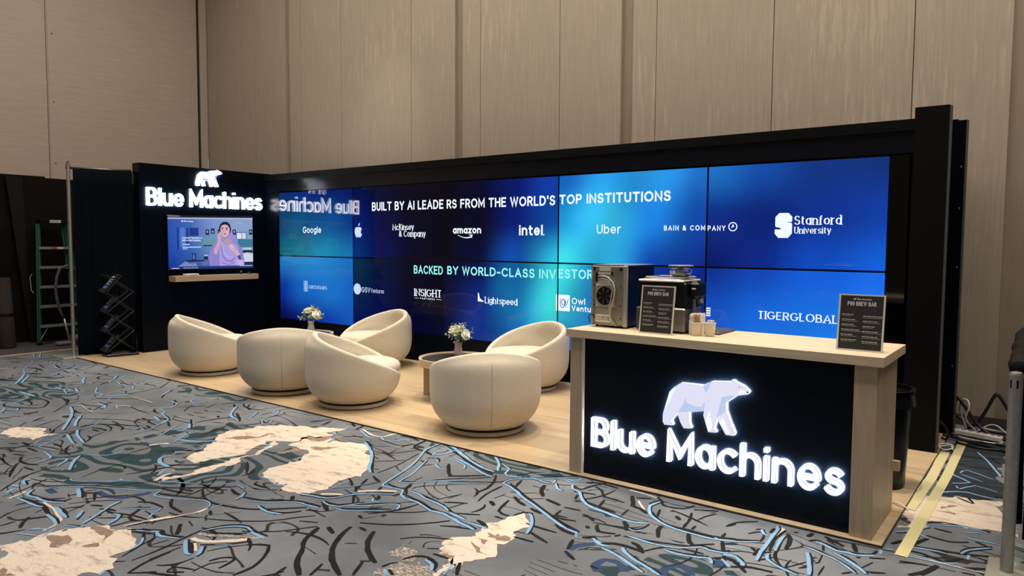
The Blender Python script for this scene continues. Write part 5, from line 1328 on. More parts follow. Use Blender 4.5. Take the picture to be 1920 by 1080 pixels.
# ---------------------------------------------------------------- armchairs
def make_chair():
    root = empty('swivel_armchair', (0, 0, PZ), 0)
    R0, H = .49, .735; zc = .38
    def Rz(z):
        h = .385 if z > zc else .385; e = 6.0 if z > zc else 2.6
        return R0 * max(0.02, 1 - min(.999, (abs(z - zc) / h) ** e)) ** (1 / 2.7)
    def zr(th):   # rim height; th=0 front
        c = -math.cos(th); s_ = .5 + .5 * c
        return .285 + (.705 - .285) * (s_ ** .72)
    NT = 72; vs = []; rings = 0
    rows = []
    for k in range(17):
        v = k / 16; rows.append(('o', v))
    for k in range(1, 7): rows.append(('r', k / 7))
    for k in range(0, 12): rows.append(('i', k / 11))
    for kind, v in rows:
        for t in range(NT):
            th = 2 * PI * t / NT; zt = zr(th); rt = Rz(zt)
            if kind == 'o': z = .062 + (zt - .062) * v; r = Rz(z)
            elif kind == 'r':
                # rolled edge
                w = .060; a = PI * v; r = rt - w / 2 + w / 2 * math.cos(a); z = zt + .026 * math.sin(a)
            else:
                zb = .26; z = zt + (zb - zt) * v; k_ = min(1, v * 2.6) if zt > .45 else min(1, v * 1.5); k_ = k_ * k_ * (3 - 2 * k_); r = (rt - .060) * (1 - k_) + (Rz(z) - .078) * k_
            px = r * math.cos(th); py_ = r * math.sin(th)
            px *= .97
            vs.append((px, py_, z))
    NR = len(rows); fs = [(i * NT + t, i * NT + (t + 1) % NT, (i + 1) * NT + (t + 1) % NT, (i + 1) * NT + t) for i in range(NR - 1) for t in range(NT)]
    fs.append(list(range(NT))[::-1]); fs.append([(NR - 1) * NT + t for t in range(NT)])
    m = MB(); m.add(vs, fs); m.build('shell', FABRIC, root, True)
    # seams down the back
    m = MB(); pts = []
    for k in range(24):
        z = .075 + (.665 - .075) * k / 23; pts.append((-(Rz(z) + .0008) * .97, 0, z))
    m.tube(pts, .0028, 6); m.build('back_seam', FABRICB, root, True)
    # cushion
    m = MB(); n = 48; prof = [(0, .290), (.80, .292), (.94, .308), (1.0, .345), (.995, .380), (.95, .408), (.86, .428), (.5, .444), (.2, .449), (0.001, .449)]
    vs = []; 
    for r, z in prof:
        for t in range(n):
            th = 2 * PI * t / n; fr = max(0, math.cos(th)); a = .395 + .045 * fr
            zz = z + (.012 * fr if z > .33 else 0)
            vs.append((r * a * math.cos(th) + .03, r * .395 * math.sin(th), zz + .004 * noise.noise((r * 4 * math.cos(th), r * 4 * math.sin(th), 3))))
    fs = [(i * n + t, i * n + (t + 1) % n, (i + 1) * n + (t + 1) % n, (i + 1) * n + t) for i in range(len(prof) - 1) for t in range(n)]
    m.add(vs, fs); m.build('seat_cushion', FABRIC, root, True)
    m = MB(); m.lathe([(.335, .006), (.345, .010), (.345, .038), (.335, .042)], 56); m.build('base_ring', mat('base_ring_cream', (.52, .46, .37), .5), root, True, 40)
    m = MB(); m.lathe([(.315, 0), (.32, .006)], 48); m.lathe([(.325, .042), (.325, .064)], 48); m.build('swivel_plate', BLKS, root)
    return root
G = 'cream swivel armchairs on the booth platform'
ch = make_chair()
place = [
 (1.80, -2.27, 62, 'cream swivel armchair at the far left, nearest the television wall, open side turned right'),
 (3.45, -2.36, 141, 'cream swivel armchair seen from behind, second from left, partly hidden by its neighbour'),
 (4.53, -2.31, 50, 'cream swivel armchair third from left in the front row, cushion showing at its right'),
 (3.02, -.66, -110, 'cream swivel armchair by the video wall on the left, facing out beside a vase'),
 (6.20, -2.24, 136, 'cream swivel armchair with its back to the camera, nearest to the counter'),
 (5.42, -.56, -112, 'cream swivel armchair by the video wall on the right, facing out, partly behind the counter'),
]
for i, (x, y, a, lab) in enumerate(place):
    o = ch if i == 0 else copy_tree(ch)
    o.location = (x, y, PZ); o.rotation_euler = (0, 0, math.radians(a)); tag(o, lab, 'armchair', G)

# ---------------------------------------------------------------- coffee tables, vases
def make_table():
    root = empty('coffee_table', (0, 0, PZ), 0)
    R, Ht = .40, .43
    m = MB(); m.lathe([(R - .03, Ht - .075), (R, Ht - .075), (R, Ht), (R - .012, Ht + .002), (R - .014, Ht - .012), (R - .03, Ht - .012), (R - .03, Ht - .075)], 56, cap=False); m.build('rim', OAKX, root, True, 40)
    m = MB(); m.lathe([(R - .031, Ht - .02), (R - .031, Ht - .010)], 56); m.build('glass_top', DGLASS, root)
    for k in range(3):
        a = math.radians(120 * k); M = Matrix.Rotation(a, 4, 'Z')
        m = MB(); pr = [(.36, 0), (.385, 0), (.385, Ht - .03), (.10, Ht - .03), (.10, Ht - .07), (.30, Ht - .16)]
        # board legs: wide at top, tapering inward to the foot
        pr = [(.26, 0), (.385, 0), (.385, Ht - .076), (.12, Ht - .076), (.12, Ht - .12), (.27, Ht - .18)]
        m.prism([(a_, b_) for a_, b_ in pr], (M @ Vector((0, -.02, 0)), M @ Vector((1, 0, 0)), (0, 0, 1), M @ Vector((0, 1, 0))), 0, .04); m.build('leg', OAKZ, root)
    return root
tb = make_table()
for i, (x, y, a, lab) in enumerate(((5.17, -1.46, 196, 'round oak coffee table with dark glass top, between the front armchair and video wall'), (2.28, -1.26, 40, 'round coffee table mostly hidden behind the left armchairs, carrying the small vase'))):
    o = tb if i == 0 else copy_tree(tb); o.location = (x, y, PZ); o.rotation_euler = (0, 0, math.radians(a)); tag(o, lab, 'coffee table', 'round coffee tables')
def make_rose(parent, c, r, d, mt=PETAL):
    m = MB(); c = Vector(c); q = Vector(d).to_track_quat('Z', 'Y').to_matrix().to_4x4(); M = Matrix.Translation(c) @ q
    for ly, (n, rr_, op, h) in enumerate(((3, .25, .12, .95), (4, .5, .3, .9), (5, .8, .55, .75), (6, 1.0, .95, .5))):
        for k in range(n):
            a0 = 2 * PI * (k / n) + ly * .7; vs = []
            for i in range(4):
                for j in range(5):
                    t = i / 3; s_ = (j / 4 - .5) * 2 * (1.25 * PI / n); ra = r * rr_ * (.35 + .65 * t) * (1 + .12 * t * op * 3 * (1 - abs(j / 4 - .5) * 1.6)); z = r * (h * t * (1 - abs(j / 4 - .5) * .5) - .35)
                    if ly == 3: z -= r * .25 * t * t
                    vs.append((ra * math.cos(a0 + s_), ra * math.sin(a0 + s_), z))
            m.add(vs, [(i * 5 + j, i * 5 + j + 1, (i + 1) * 5 + j + 1, (i + 1) * 5 + j) for i in range(3) for j in range(4)], M)
    m.lathe([(r * .2, -r * .45), (r * .75, -r * .2), (r * .55, r * .1), (r * .1, r * .35)], 10, M)
    return m.build('rose', mt, parent, True)
def make_bouquet(loc, lab, seed, sc=1.0):
    rd = random.Random(seed); root = empty('bouquet', loc, 0, lab, 'flowers', 'white bouquets on the coffee tables')
    for k in range(17):
        a = k * 2.4; e = .25 + .75 * ((k * .37) % 1); rad = .085 * sc * (1 - .35 * e); d = Vector((math.cos(a) * (1.15 - e), math.sin(a) * (1.15 - e), .25 + e)).normalized()
        make_rose(root, Vector((0, 0, .03 * sc)) + d * .095 * sc * (1 + .12 * rd.random()), .036 * sc * (1 + .25 * rd.random()), d)
    for k in range(26):
        a = rd.random() * 6.28; el = rd.uniform(-.1, 1.5); d = Vector((math.cos(a) * math.cos(el), math.sin(a) * math.cos(el), math.sin(el))); L = .115 * sc * rd.uniform(.9, 1.35); m = MB()
        m.tube([(0, 0, .02), d * L * .5 + Vector((0, 0, .03)), d * L + Vector((0, 0, .04))], .0015, 5)
        for j in range(6):
            t = .5 + .1 * j; b_ = d * L * t + Vector((0, 0, .03 + .01 * t)); sd = d.orthogonal(); sd.rotate(Matrix.Rotation(j * 2.2 + rd.random(), 3, d)); tip = b_ + sd * .024 * sc + d * .012; w = d.cross(sd) * .009 * sc
            m.add([b_, b_ + sd * .012 * sc + w, tip, b_ + sd * .012 * sc - w], [(0, 1, 2, 3)])
        m.build('leaf_sprig', LEAFP if k % 3 else LEAF, root)
    m = MB()
    for k in range(9): a = k * .7; m.tube([(math.cos(a) * .03, math.sin(a) * .03, .05), (math.cos(a + 2) * .018, math.sin(a + 2) * .018, -.11)], .0018, 5)
    m.build('stems', LEAF, root)
    return root
def make_vase(loc, lab, mt):
    root = empty('vase', loc, 0, lab, 'vase', 'vases on the coffee tables'); m = MB()
    m.lathe([(.030, 0), (.045, .006), (.050, .03), (.040, .08), (.036, .11), (.044, .145), (.041, .145), (.033, .11), (.036, .08), (.046, .03), (.03, .010)], 28); m.build('body', mt, root, True); 
    m = MB(); m.tube([(.0425 * math.cos(2 * PI * k / 24), .0425 * math.sin(2 * PI * k / 24), .146) for k in range(24)], .0025, 6, True); m.build('rim', mt, root, True)
    return root
TZ = .422 + PZ
make_vase((5.10, -1.36, TZ), 'rose tinted glass vase on the right coffee table, behind the front armchair', mat('pink_glass', (.55, .40, .38), .15)); make_bouquet((5.10, -1.36, TZ + .145), 'white rose bouquet on the right coffee table, in front of the dark screens', 5, 1.18)
make_vase((2.20, -1.06, TZ), 'white vase on the left coffee table, showing above the armchairs', CERAM); make_bouquet((2.20, -1.06, TZ + .145), 'white rose bouquet above the left armchairs, in front of the blue screen', 9, 1.2)

# ---------------------------------------------------------------- counter
CX0, CX1, CY, CT = 7.4355, 9.4165, -2.794, 1.041
ct = empty('reception_counter', (0, 0, 0), 0, 'oak reception counter with a black illuminated front panel, at the right', 'counter')
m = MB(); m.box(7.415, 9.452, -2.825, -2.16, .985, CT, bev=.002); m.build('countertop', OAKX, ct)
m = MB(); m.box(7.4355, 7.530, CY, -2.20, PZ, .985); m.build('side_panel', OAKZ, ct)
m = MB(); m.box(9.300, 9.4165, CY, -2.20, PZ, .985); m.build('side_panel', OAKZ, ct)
m = MB(); m.box(7.530, 9.300, -2.764, -2.745, PZ + .0, .985); m.build('front_panel', mat('counter_front_gloss', (.0022, .0045, .010), .22, spec=.12), ct)
m = MB(); m.box(7.530, 7.536, -2.792, -2.764, PZ, .985); m.build('panel_reveal', mat('reveal_lit_tone', (.75, .70, .62), .4), ct)  # inner side of the leg, coloured pale as if lit
m = MB(); m.box(7.53, 9.30, -2.74, -2.25, .50, .52); m.build('inner_shelf', OAKX, ct)
m = MB(); m.box(9.4165, 9.455, -2.24, -2.205, .27, .33); m.build('edge_block', OAKX, ct)
sg2 = empty('illuminated_sign', (7.618, -2.764, .225), 0, 'white glowing letters and polar bear emblem on the front of the reception counter', 'sign', 'glowing signs of the booth')
lit_sign(sg2, (0, 0, 0), (1, 0, 0), (0, 0, 1), (0, -1, 0), .205, 1.645, (.54, 0, .24), .56)

def menu(loc, lab, rz=0, tilt=8):
    root = empty('menu_stand', loc, rz, lab, 'menu stand', 'menu stands on the counter'); W_, H_ = .245, .325
    t_ = math.radians(tilt); up = Vector((0, math.sin(t_), math.cos(t_))); nr = Vector((0, -math.cos(t_), math.sin(t_))); ACR = mat('acrylic_frame', (.62, .60, .55), .15)
    fr = ((0, 0, 0), (1, 0, 0), up, nr)
    m = MB(); m.prism([(0, 0), (W_, 0), (W_, H_), (0, H_)], fr, -.004, .002); m.build('frame', ACR, root)
    m = MB(); m.box(0, W_, -.002, .075, 0, .004); m.build('foot', ACR, root)
    m = MB(); m.prism([(.010, .010), (W_ - .010, .010), (W_ - .010, H_ - .008), (.010, H_ - .008)], fr, .002, .0026); m.build('menu_card', mat('menu_card_black', (.010, .010, .010), .6), root)
    INK = mat('menu_ink', (.75, .73, .68), .6); INKG = mat('menu_ink_grey', (.35, .34, .32), .6); m = MB(); O = nr * .003
    text(m, 'P99 BREW BAR', O + Vector((.048, 0, 0)) + up * .258, (1, 0, 0), up, nr, .026, .150, .2)
    text(m, 'Blue Machines', O + Vector((.098, 0, 0)) + up * .293, (1, 0, 0), up, nr, .009, .075, .17)
    m.prism([(.078 + a * .015, .293 + b * .015) for a, b in BEAR], (O, (1, 0, 0), up, nr), 0, 0)
    ws = ('ESPRESSO LATTE', 'COLD BREW TONIC', 'CARAMEL OAT MILK', 'HAZELNUT MOCHA', 'VANILLA FLAT WHITE', 'AMERICANO', 'ICED CHAI LATTE', 'GREEN TEA', 'HOT CHOCOLATE', 'CORTADO', 'MACCHIATO DOBLE', 'CAPPUCCINO')
    m.build('lettering', INK, root); m = MB(); rd = random.Random(4)
    for c in range(2):
        for r in range(6):
            y = .205 - r * .029 - (.006 if c else 0); x = .022 + c * .112
            # unreadably small lines of the printed menu
            xx = x
            for k in range(rd.randint(3, 4)):
                w = rd.uniform(.012, .026); m.prism([(xx, y), (xx + w, y), (xx + w, y + .005), (xx, y + .005)], (O, (1, 0, 0), up, nr), 0, 0); xx += w + .003
            w = xx - x + rd.uniform(-.02, .02); m.prism([(x, y - .007), (x + w, y - .007), (x + w, y - .005), (x, y - .005)], (O, (1, 0, 0), up, nr), 0, 0)
    m.build('menu_lines', INKG, root)
    return root
menu((7.922, -2.705, CT), 'black menu stand leaning in front of the coffee machine')
menu((9.168, -2.66, CT), 'black menu stand alone at the right end of the counter')

# cooling unit
cu = empty('beverage_cooler', (7.472, -2.575, CT), 0, 'steel backed beverage cooler with round fan grille, left end of the counter', 'cooler')
W_, H_, D_ = .270, .445, .43
m = MB(); m.box(.0, W_ + .014, .012, D_, .012, H_, bev=.006); m.build('cabinet', BLKS, cu)
m = MB(); m.box(0, W_, 0, .012, .014, H_ - .004, bev=.003); m.build('rear_plate', SILV, cu)
m = MB(); m.box(W_ - .012, W_ + .016, -.003, .02, .01, H_, bev=.003); m.box(-.003, .012, -.003, .012, .01, H_); m.build('corner_trim', mat('trim_steel', (.5, .47, .42), .35, metal=.6), cu)
m = MB(); m.box(0, W_ + .014, .01, D_, H_, H_ + .005); m.build('top_plate', mat('top_steel', (.45, .45, .45), .3, metal=.8), cu)
fx, fz = .113, .228
m = MB(); m.box(fx - .079, fx + .079, -.006, 0, fz - .080, fz + .080, bev=.004); fp = m.build('fan_plate', mat('fan_plate_steel', (.5, .47, .41), .4, metal=.6), cu)
m = MB(); m.lathe([(.064, 0), (.066, .008)], 40, Matrix.Translation((fx, -.006, fz)) @ Matrix.Rotation(PI / 2, 4, 'X') @ Matrix.Translation((0, 0, -.001))); m.build('grille', BLKP, fp)
m = MB()
for k in range(7):
    a = 2 * PI * k / 7; m.prism([(fx + .008 * math.cos(a), fz + .008 * math.sin(a)), (fx + .058 * math.cos(a - .16), fz + .058 * math.sin(a - .16)), (fx + .058 * math.cos(a + .16), fz + .058 * math.sin(a + .16))], ((0, -.0145, 0), (1, 0, 0), (0, 0, 1), (0, -1, 0)), 0, .001)
m.build('fan_blades', mat('fan_blade', (.03, .03, .03), .5), fp)
m = MB()
for sx_ in (-1, 1):
    for sz_ in (-1, 1): m.lathe([(.008, 0), (.007, .004), (.003, .006)], 12, Matrix.Translation((fx + sx_ * .066, -.006, fz + sz_ * .067)) @ Matrix.Rotation(PI / 2, 4, 'X'))
m.build('screw', ALU, fp)
m = MB(); m.box(.062, .155, -.002, 0, .405, .44); m.box(.040, .165, -.003, 0, .382, .396); m.box(.045, .150, -.002, 0, .305, .340); m.build('rating_label', mat('label_cream', (.62, .58, .50), .6), cu)
m = MB(); m.box(.036, .180, -.0015, 0, .033, .140); m.build('inspection_plate', mat('plate_grey', (.27, .25, .22), .5), cu)
m = MB(); m.box(.035, .156, -.003, -.0016, .036, .092); lb = m.build('warning_label', mat('label_white', (.72, .69, .62), .6), cu)
m = MB(); text(m, 'CYCLOPENTANE', (.039, -.0034, .046), (1, 0, 0), (0, 0, 1), (0, -1, 0), .038, .113, .17, gap=.12); m.build('label_lettering', BLKP, lb)
m = MB()
for z in (.02, .07, .16, .30, .41, .425):
    for x in (.022, .238): m.cyl((x, 0, z), (x, -.004, z), .0045, 8)
m.box(.015, .03, -.003, 0, .415, .43); m.box(.228, .248, -.003, 0, .415, .43); m.box(.16, .172, -.006, 0, .378, .398); m.build('bolt', BLKP, cu)
for k, (a, rr_) in enumerate(((0, .0055), (.020, .0045))):
    m = MB(); m.tube([(.050, -.004, .365 - a), (.09, -.012, .372 - a), (.14, -.016, .362 - a), (.185 - a * .3, -.018, .325 - a), (.200 - a, -.018, .27), (.188 - a, -.020, .20), (.165 - a * .5, -.020, .13), (.163 + a * .2, -.018, .07), (.178 + a, -.012, .03), (.20 + a * .5, -.004, .016)], rr_, 8); m.build('hose', mat('hose_clear', (.42, .40, .35), .3), cu, True)
m = MB(); m.box(.036, .052, -.010, 0, .33, .395); m.build('connector', BLKP, cu)
m = MB(); m.tube([(.02, -.004, .085), (-.01, -.012, .085), (-.018, -.01, .06), (-.012, 0, .03)], .004, 8); m.build('power_cord', BLKP, cu, True)
m = MB()
for x in (.03, W_ - .02):
    for y in (.03, D_ - .03): m.cyl((x, y, 0), (x, y, .014), .012, 10)
m.build('foot', BLKP, cu)

# coffee machine
cm = empty('espresso_machine', (7.855, -2.60, CT), 0, 'black and steel espresso machine with bean hopper, behind the left menu stand', 'coffee machine')
m = MB(); m.box(0, .345, .02, .30, .17, .345, bev=.012); m.build('body', BLKP, cm)
m = MB(); m.box(.015, .345, .01, .30, .010, .172, bev=.010); m.build('lower_housing', mat('brushed_steel', (.30, .285, .26), .32, metal=.9), cm)
m = MB(); m.box(-.004, .33, .012, .31, .345, .360, bev=.006); m.build('top_tray', mat('top_tray_steel', (.75, .70, .62), .3, metal=.5), cm)
m = MB(); m.box(.03, .30, .04, .28, .360, .366, bev=.002); m.tube([(.04, .05, .375), (.31, .05, .375), (.31, .27, .375), (.04, .27, .375)], .004, 6, True); m.build('cup_rail', STEEL, cm)
m = MB(); m.box(.345, .415, .06, .22, .235, .355, bev=.022); gh = m.build('group_head', BLKP, cm)
m = MB(); m.box(.372, .40, .056, .0605, .300, .310); m.build('badge', WHITEP, gh)
m = MB(); m.box(.352, .364, .12, .15, .10, .235); m.cyl((.40, .14, .235), (.405, .14, .205), .018, 14); m.build('spout', STEEL, cm)
hx, hy = .245, .16
m = MB(); m.lathe([(.045, .366), (.050, .376), (.072, .400), (.080, .432), (.083, .452), (.080, .452), (.077, .432), (.069, .402), (.047, .379)], 32, Matrix.Translation((hx, hy, 0))); hp = m.build('bean_hopper', GLASS, cm, True)
m = MB(); m.lathe([(.084, .450), (.086, .455), (.078, .458), (.01, .460)], 32, Matrix.Translation((hx, hy, 0))); m.build('hopper_lid', mat('lid_smoke', (.25, .24, .21), .2), hp, True)
m = MB(); m.lathe([(.04, .385), (.042, .400), (.020, .415), (.018, .435), (.006, .44)], 20, Matrix.Translation((hx, hy, 0))); m.build('hopper_core', STEEL, hp, True)
m = MB(); m.lathe([(.046, .352), (.052, .366), (.048, .378)], 28, Matrix.Translation((hx, hy, 0))); m.build('hopper_collar', BLKP, hp, True)
m = MB(); m.tube([(.10, .31, .34), (.10, .315, .385), (.115, .315, .40), (.13, .315, .385)], .006, 8); m.build('steam_lever', ALU, cm, True)
m = MB(); m.box(-.028, .015, .03, .10, .008, .165, bev=.008); m.build('drip_side', mat('side_grey', (.05, .048, .043), .4), cm)
m = MB()
for x in (.03, .31):
    for y in (.04, .27): m.cyl((x, y, 0), (x, y, .012), .014, 12)
m.build('foot', BLKP, cm)

# cups, sticks, napkins, tray
PAPC = mat('paper_cup', (.72, .66, .56), .7)
def cup():
    root = empty('paper_cup', (0, 0, CT), 0); m = MB(); m.lathe([(.028, 0), (.030, .002), (.0385, .088), (.0375, .088), (.029, .006), (.01, .005)], 28); m.build('wall', PAPC, root, True, 50)
    m = MB(); m.tube([(.0385 * math.cos(2 * PI * k / 28), .0385 * math.sin(2 * PI * k / 28), .088) for k in range(28)], .0018, 6, True); m.build('rolled_rim', PAPC, root, True); return root
cup0 = cup(); cup0.location = (8.292, -2.60, CT); tag(cup0, 'white paper cup holding wooden stir sticks, left of the pair', 'cup', 'paper cups on the counter')
cup1 = copy_tree(cup0); cup1.location = (8.372, -2.575, CT); tag(cup1, 'white paper cup holding paper sachets, right of the pair', 'cup', 'paper cups on the counter')
rd = random.Random(2); m = MB(); m.box(-.0025, .0025, -.0007, .0007, 0, .135); stick = m.build('stir_stick', KRAFT)
for k in range(16):
    o = stick if k == 0 else stick.copy()
    if k: COL.objects.link(o)
    a = rd.random() * 6.28; r = rd.uniform(.003, .022); o.location = (8.292 + r * math.cos(a) * .8, -2.60 + r * math.sin(a) * .8, CT + .007); ti = rd.uniform(-.10, .10); o.rotation_euler = (ti, rd.uniform(-.12, .12), rd.random() * 3)
    tag(o, 'thin wooden stir stick standing in the left paper cup', 'stir stick', 'stir sticks in the left cup')
m = MB(); m.box(-.011, .011, -.0015, .0015, 0, .10); sa = m.build('sugar_sachet', mat('sachet_white', (.85, .83, .8), .6))
for k in range(6):
    o = sa if k == 0 else sa.copy()
    if k: COL.objects.link(o)
    a = k * 1.05; o.location = (8.372 + .012 * math.cos(a), -2.575 + .012 * math.sin(a), CT + .007); o.rotation_euler = (rd.uniform(-.12, .12), rd.uniform(-.12, .12), a); tag(o, 'white sugar sachet standing in the right paper cup', 'sachet', 'sachets in the right cup')
npk = empty('napkin_pack', (8.262, -2.52, CT), .1, 'stack of pale paper napkins standing beside the coffee machine', 'napkins')
m = MB()
for k in range(14): m.box(-.035 + k * .0052, -.0305 + k * .0052, -.06, .06, 0, .135 + .006 * math.sin(k * 1.7), bev=.0015)
m.build('napkin_sheets', PAPER, npk); m = MB(); m.box(-.037, .04, -.062, -.058, 0, .10); m.build('holder', PAPC, npk)
tr = empty('laptop', (8.30, -2.34, CT), .0, 'thin closed grey laptop lying on the counter behind the cups', 'laptop'); m = MB(); m.box(-.12, .10, -.14, .155, .004, .016, bev=.004); m.build('lid', mat('laptop_grey', (.11, .11, .115), .35, metal=.3), tr); m = MB(); m.box(-.12, .10, -.14, .155, .0, .005); m.build('base', mat('laptop_base', (.05, .05, .05), .4), tr)

# ---------------------------------------------------------------- left side: post, drape, ladder, flats, literature rack
def drape_mesh(mb, A, B, z0, z1, amp=.03, folds=9, n=120, thick=.006, seed=0, ragged=0):
    A = Vector((*A, 0)); B = Vector((*B, 0)); d = B - A; t = d.normalized(); nn = Vector((-t.y, t.x, 0)); NZ = 14; vs = []
    for side in (0, 1):
        for j in range(NZ + 1):
            f = j / NZ
            for i in range(n + 1):
                s_ = i / n; off = amp * (math.sin(s_ * folds * 2 * PI + seed) * .7 + .5 * math.sin(s_ * folds * 4.6 * PI + 1 + seed)) * (.55 + .45 * (1 - f)); zb = z0 + ragged * (.5 + .5 * math.sin(s_ * 9 + seed))
                vs.append(A + d * s_ + nn * (off + (thick if side else 0)) + Vector((0, 0, zb + (z1 - zb) * f)))
    q = (n + 1) * (NZ + 1); fs = []
    for side in (0, 1):
        for j in range(NZ):
            for i in range(n): a = side * q + j * (n + 1) + i; fs.append((a, a + 1, a + n + 2, a + n + 1))
    for i in range(n): fs.append((i, i + 1, q + i + 1, q + i)); a = NZ * (n + 1) + i; fs.append((a, a + 1, q + a + 1, q + a))
    for j in range(NZ):
        for e in (0, n): a = j * (n + 1) + e; fs.append((a, a + n + 1, q + a + n + 1, q + a))
    mb.add(vs, fs)
ps = empty('drape_post', (-.845, -2.80, 0), 0, 'tall grey steel post with square base plate, left of the booth', 'post')
m = MB(); m.cyl((0, 0, .012), (0, 0, 2.70), .024, 20); m.build('upright', STEEL, ps, True, 40)
m = MB(); m.box(-.30, .16, -.20, .22, .001, .0125, bev=.003); m.build('base_plate', ALU, ps)
m = MB(); m.box(-.012, .012, -.028, -.02, 2.62, 2.68); m.box(-.028, -.018, -.006, .006, 2.68, 2.735); m.box(.016, .026, -.006, .006, 2.68, 2.735); m.build('slot_head', STEELD, ps)
dr = empty('black_drape', (0, 0, 0), 0, 'tall black drape hanging between the steel post and the booth side wall', 'drape')
m = MB(); drape_mesh(m, (-.80, -2.76), (-.535, -2.075), .02, 2.63, .016, 5, 80); m.build('cloth', DRAPE, dr, True)
m = MB(); m.cyl((-.83, -2.78, 2.64), (-.575, -2.07, 2.64), .017, 12); m.build('top_rail', STEELD, dr, True)

fl1 = empty('stored_flat', (-3.06, -2.64, .006), 0, 'tall black flat leaning on the wall behind the green ladder', 'panel', 'black flats stored left of the booth')
def leanbox(mb, x0, x1, y0, y1, h, lean, ly=0):
    vs = [(x0, y0, 0), (x1, y0, 0), (x1, y1, 0), (x0, y1, 0), (x0 - lean, y0 + ly, h), (x1 - lean, y0 + ly, h), (x1 - lean, y1, h), (x0 - lean, y1, h)]; mb.add(vs, [(0, 3, 2, 1), (4, 5, 6, 7), (0, 1, 5, 4), (1, 2, 6, 5), (2, 3, 7, 6), (3, 0, 4, 7)])
m = MB(); leanbox(m, .215, .26, .0, 1.9, 2.63, .16, -.22); m.build('panel', FLATM, fl1)
m = MB(); leanbox(m, .215, .262, -.012, .0, 2.63, .16, -.22); m.build('edge_band', mat('flat_edge', (.011, .0095, .009), .8, spec=.1), fl1)
m = MB(); m.box(.05, .06, -.03, -.012, 1.24, 1.30); m.build('latch', WHITEP, fl1)
fl2 = empty('stored_flat', (-3.02, -4.2, .006), 0, 'tall black flat at the extreme left, behind the slanted one', 'panel', 'black flats stored left of the booth')
m = MB(); leanbox(m, 0.01, .06, .0, 1.9, 2.66, .08); m.build('panel', FLATM, fl2)
m = MB(); leanbox(m, 0.01, .061, 1.9, 1.91, 2.66, .08); m.build('edge_band', mat('flat_edge_dark', (.02, .018, .017), .8), fl2)
rl = empty('rolled_carpet', (-2.42, -3.10, .006), 0, 'dark brown rolled carpet leaning at the extreme left edge', 'carpet roll')
m = MB(); m.lathe([(.10, 0), (.115, .02), (.10, .6), (.085, 1.05), (.07, 1.06)], 24, Matrix.Rotation(-.06, 4, 'Y')); m.build('roll', mat('brown_pile', (.035, .026, .020), .95, noise_s=40, noise_a=.3), rl, True, 50)
m = MB(); m.lathe([(.112, .48), (.112, .52)], 24, Matrix.Rotation(-.06, 4, 'Y')); m.build('strap', BLKP, rl)

ld = empty('step_ladder', (-2.50, -2.36, .006), 0, 'green fibreglass step ladder with aluminium steps beside the steel post', 'ladder')
# ladder faces the camera side: steps run along local y
LH = 1.93
def lp(side, z, dx=0): w = .32 - .12 * z / LH; return Vector((.10 - .24 * z / LH + dx, side * w, z))
for sd in (-1, 1):
    m = MB(); a, b_ = lp(sd, .03), lp(sd, LH - .05); t = (b_ - a).normalized()
    m.tube([a, b_], .001, 4)
    M = Matrix.Translation(a) @ t.to_track_quat('Z', 'X').to_matrix().to_4x4(); L = (b_ - a).length; m = MB(); m.box(-.035, .035, -.010, .010, 0, L, M); m.box(-.035, -.028, -.022, .022, 0, L, M); m.box(.028, .035, -.022, .022, 0, L, M)
    m.build('side_rail', GREEN, ld); m = MB(); m.box(a.x - .04, a.x + .045, a.y - .03, a.y + .03, 0, .04); m.build('foot', BLKP, ld)
    m = MB(); a2 = Vector((.03, sd * .27, .02)); b2 = Vector((-.19, sd * .16, LH - .08)); m.cyl(a2, b2, .016, 8); m.build('rear_rail', GREEN, ld)
for k in range(5):
    z = .30 + k * .305; a, b_ = lp(-1, z), lp(1, z); m = MB(); m.box(a.x - .045, a.x + .045, a.y, b_.y, z - .004, z + .004); m.box(a.x + .037, a.x + .046, a.y, b_.y, z - .034, z + .004); m.box(a.x - .045, a.x - .038, a.y, b_.y, z - .025, z + .004)
    s_ = m.build('step', ALU, ld)
    for sd in (-1, 1):
        m = MB(); q = lp(sd, z - .02); m.cyl(q, q + Vector((-.02, -sd * .07, -.0)) + Vector((0, 0, -.0)), .005, 6); m.build('rivet_brace', ALU, s_)
    if k == 4: m = MB(); m.box(a.x + .0462, a.x + .047, -.06, .03, z - .028, z - .004); m.build('red_label', mat('label_red', (.55, .04, .04), .5), s_); m = MB(); m.box(a.x + .0462, a.x + .047, .03, .12, z - .028, z - .004); m.build('white_label', WHITEP, s_)
for sd in (-1, 1):
    m = MB(); m.cyl(lp(sd, .06, .01) + Vector((0, 0, 0)), lp(sd * .55, .28, .0), .008, 8); m.build('corner_brace', ALU, ld)
m = MB(); m.box(-.24, -.06, -.19, .19, LH - .05, LH + .03, bev=.012); tp = m.build('top_cap', BLKP, ld)
m = MB(); m.box(-.06, -.0585, -.055, .10, LH - .025, LH + .015); lbm = m.build('name_label', WHITEP, tp)
m = MB(); text(m, 'FRANKLIN', (-.0575, -.045, LH - .016), (0, 1, 0), (0, 0, 1), (1, 0, 0), .022, .135, .2); m.build('label_lettering', BLKP, lbm)
m = MB(); m.tube([(-.12, -.31, 1.10), (-.13, -.335, 1.05), (-.10, -.335, .85), (-.08, -.31, .80)], .008, 6); m.build('spreader', ALU, ld)
hs = empty('vacuum_hose', (-2.12, -2.45, .006), 0, 'black flexible hose and wand arching beside the green ladder', 'hose')
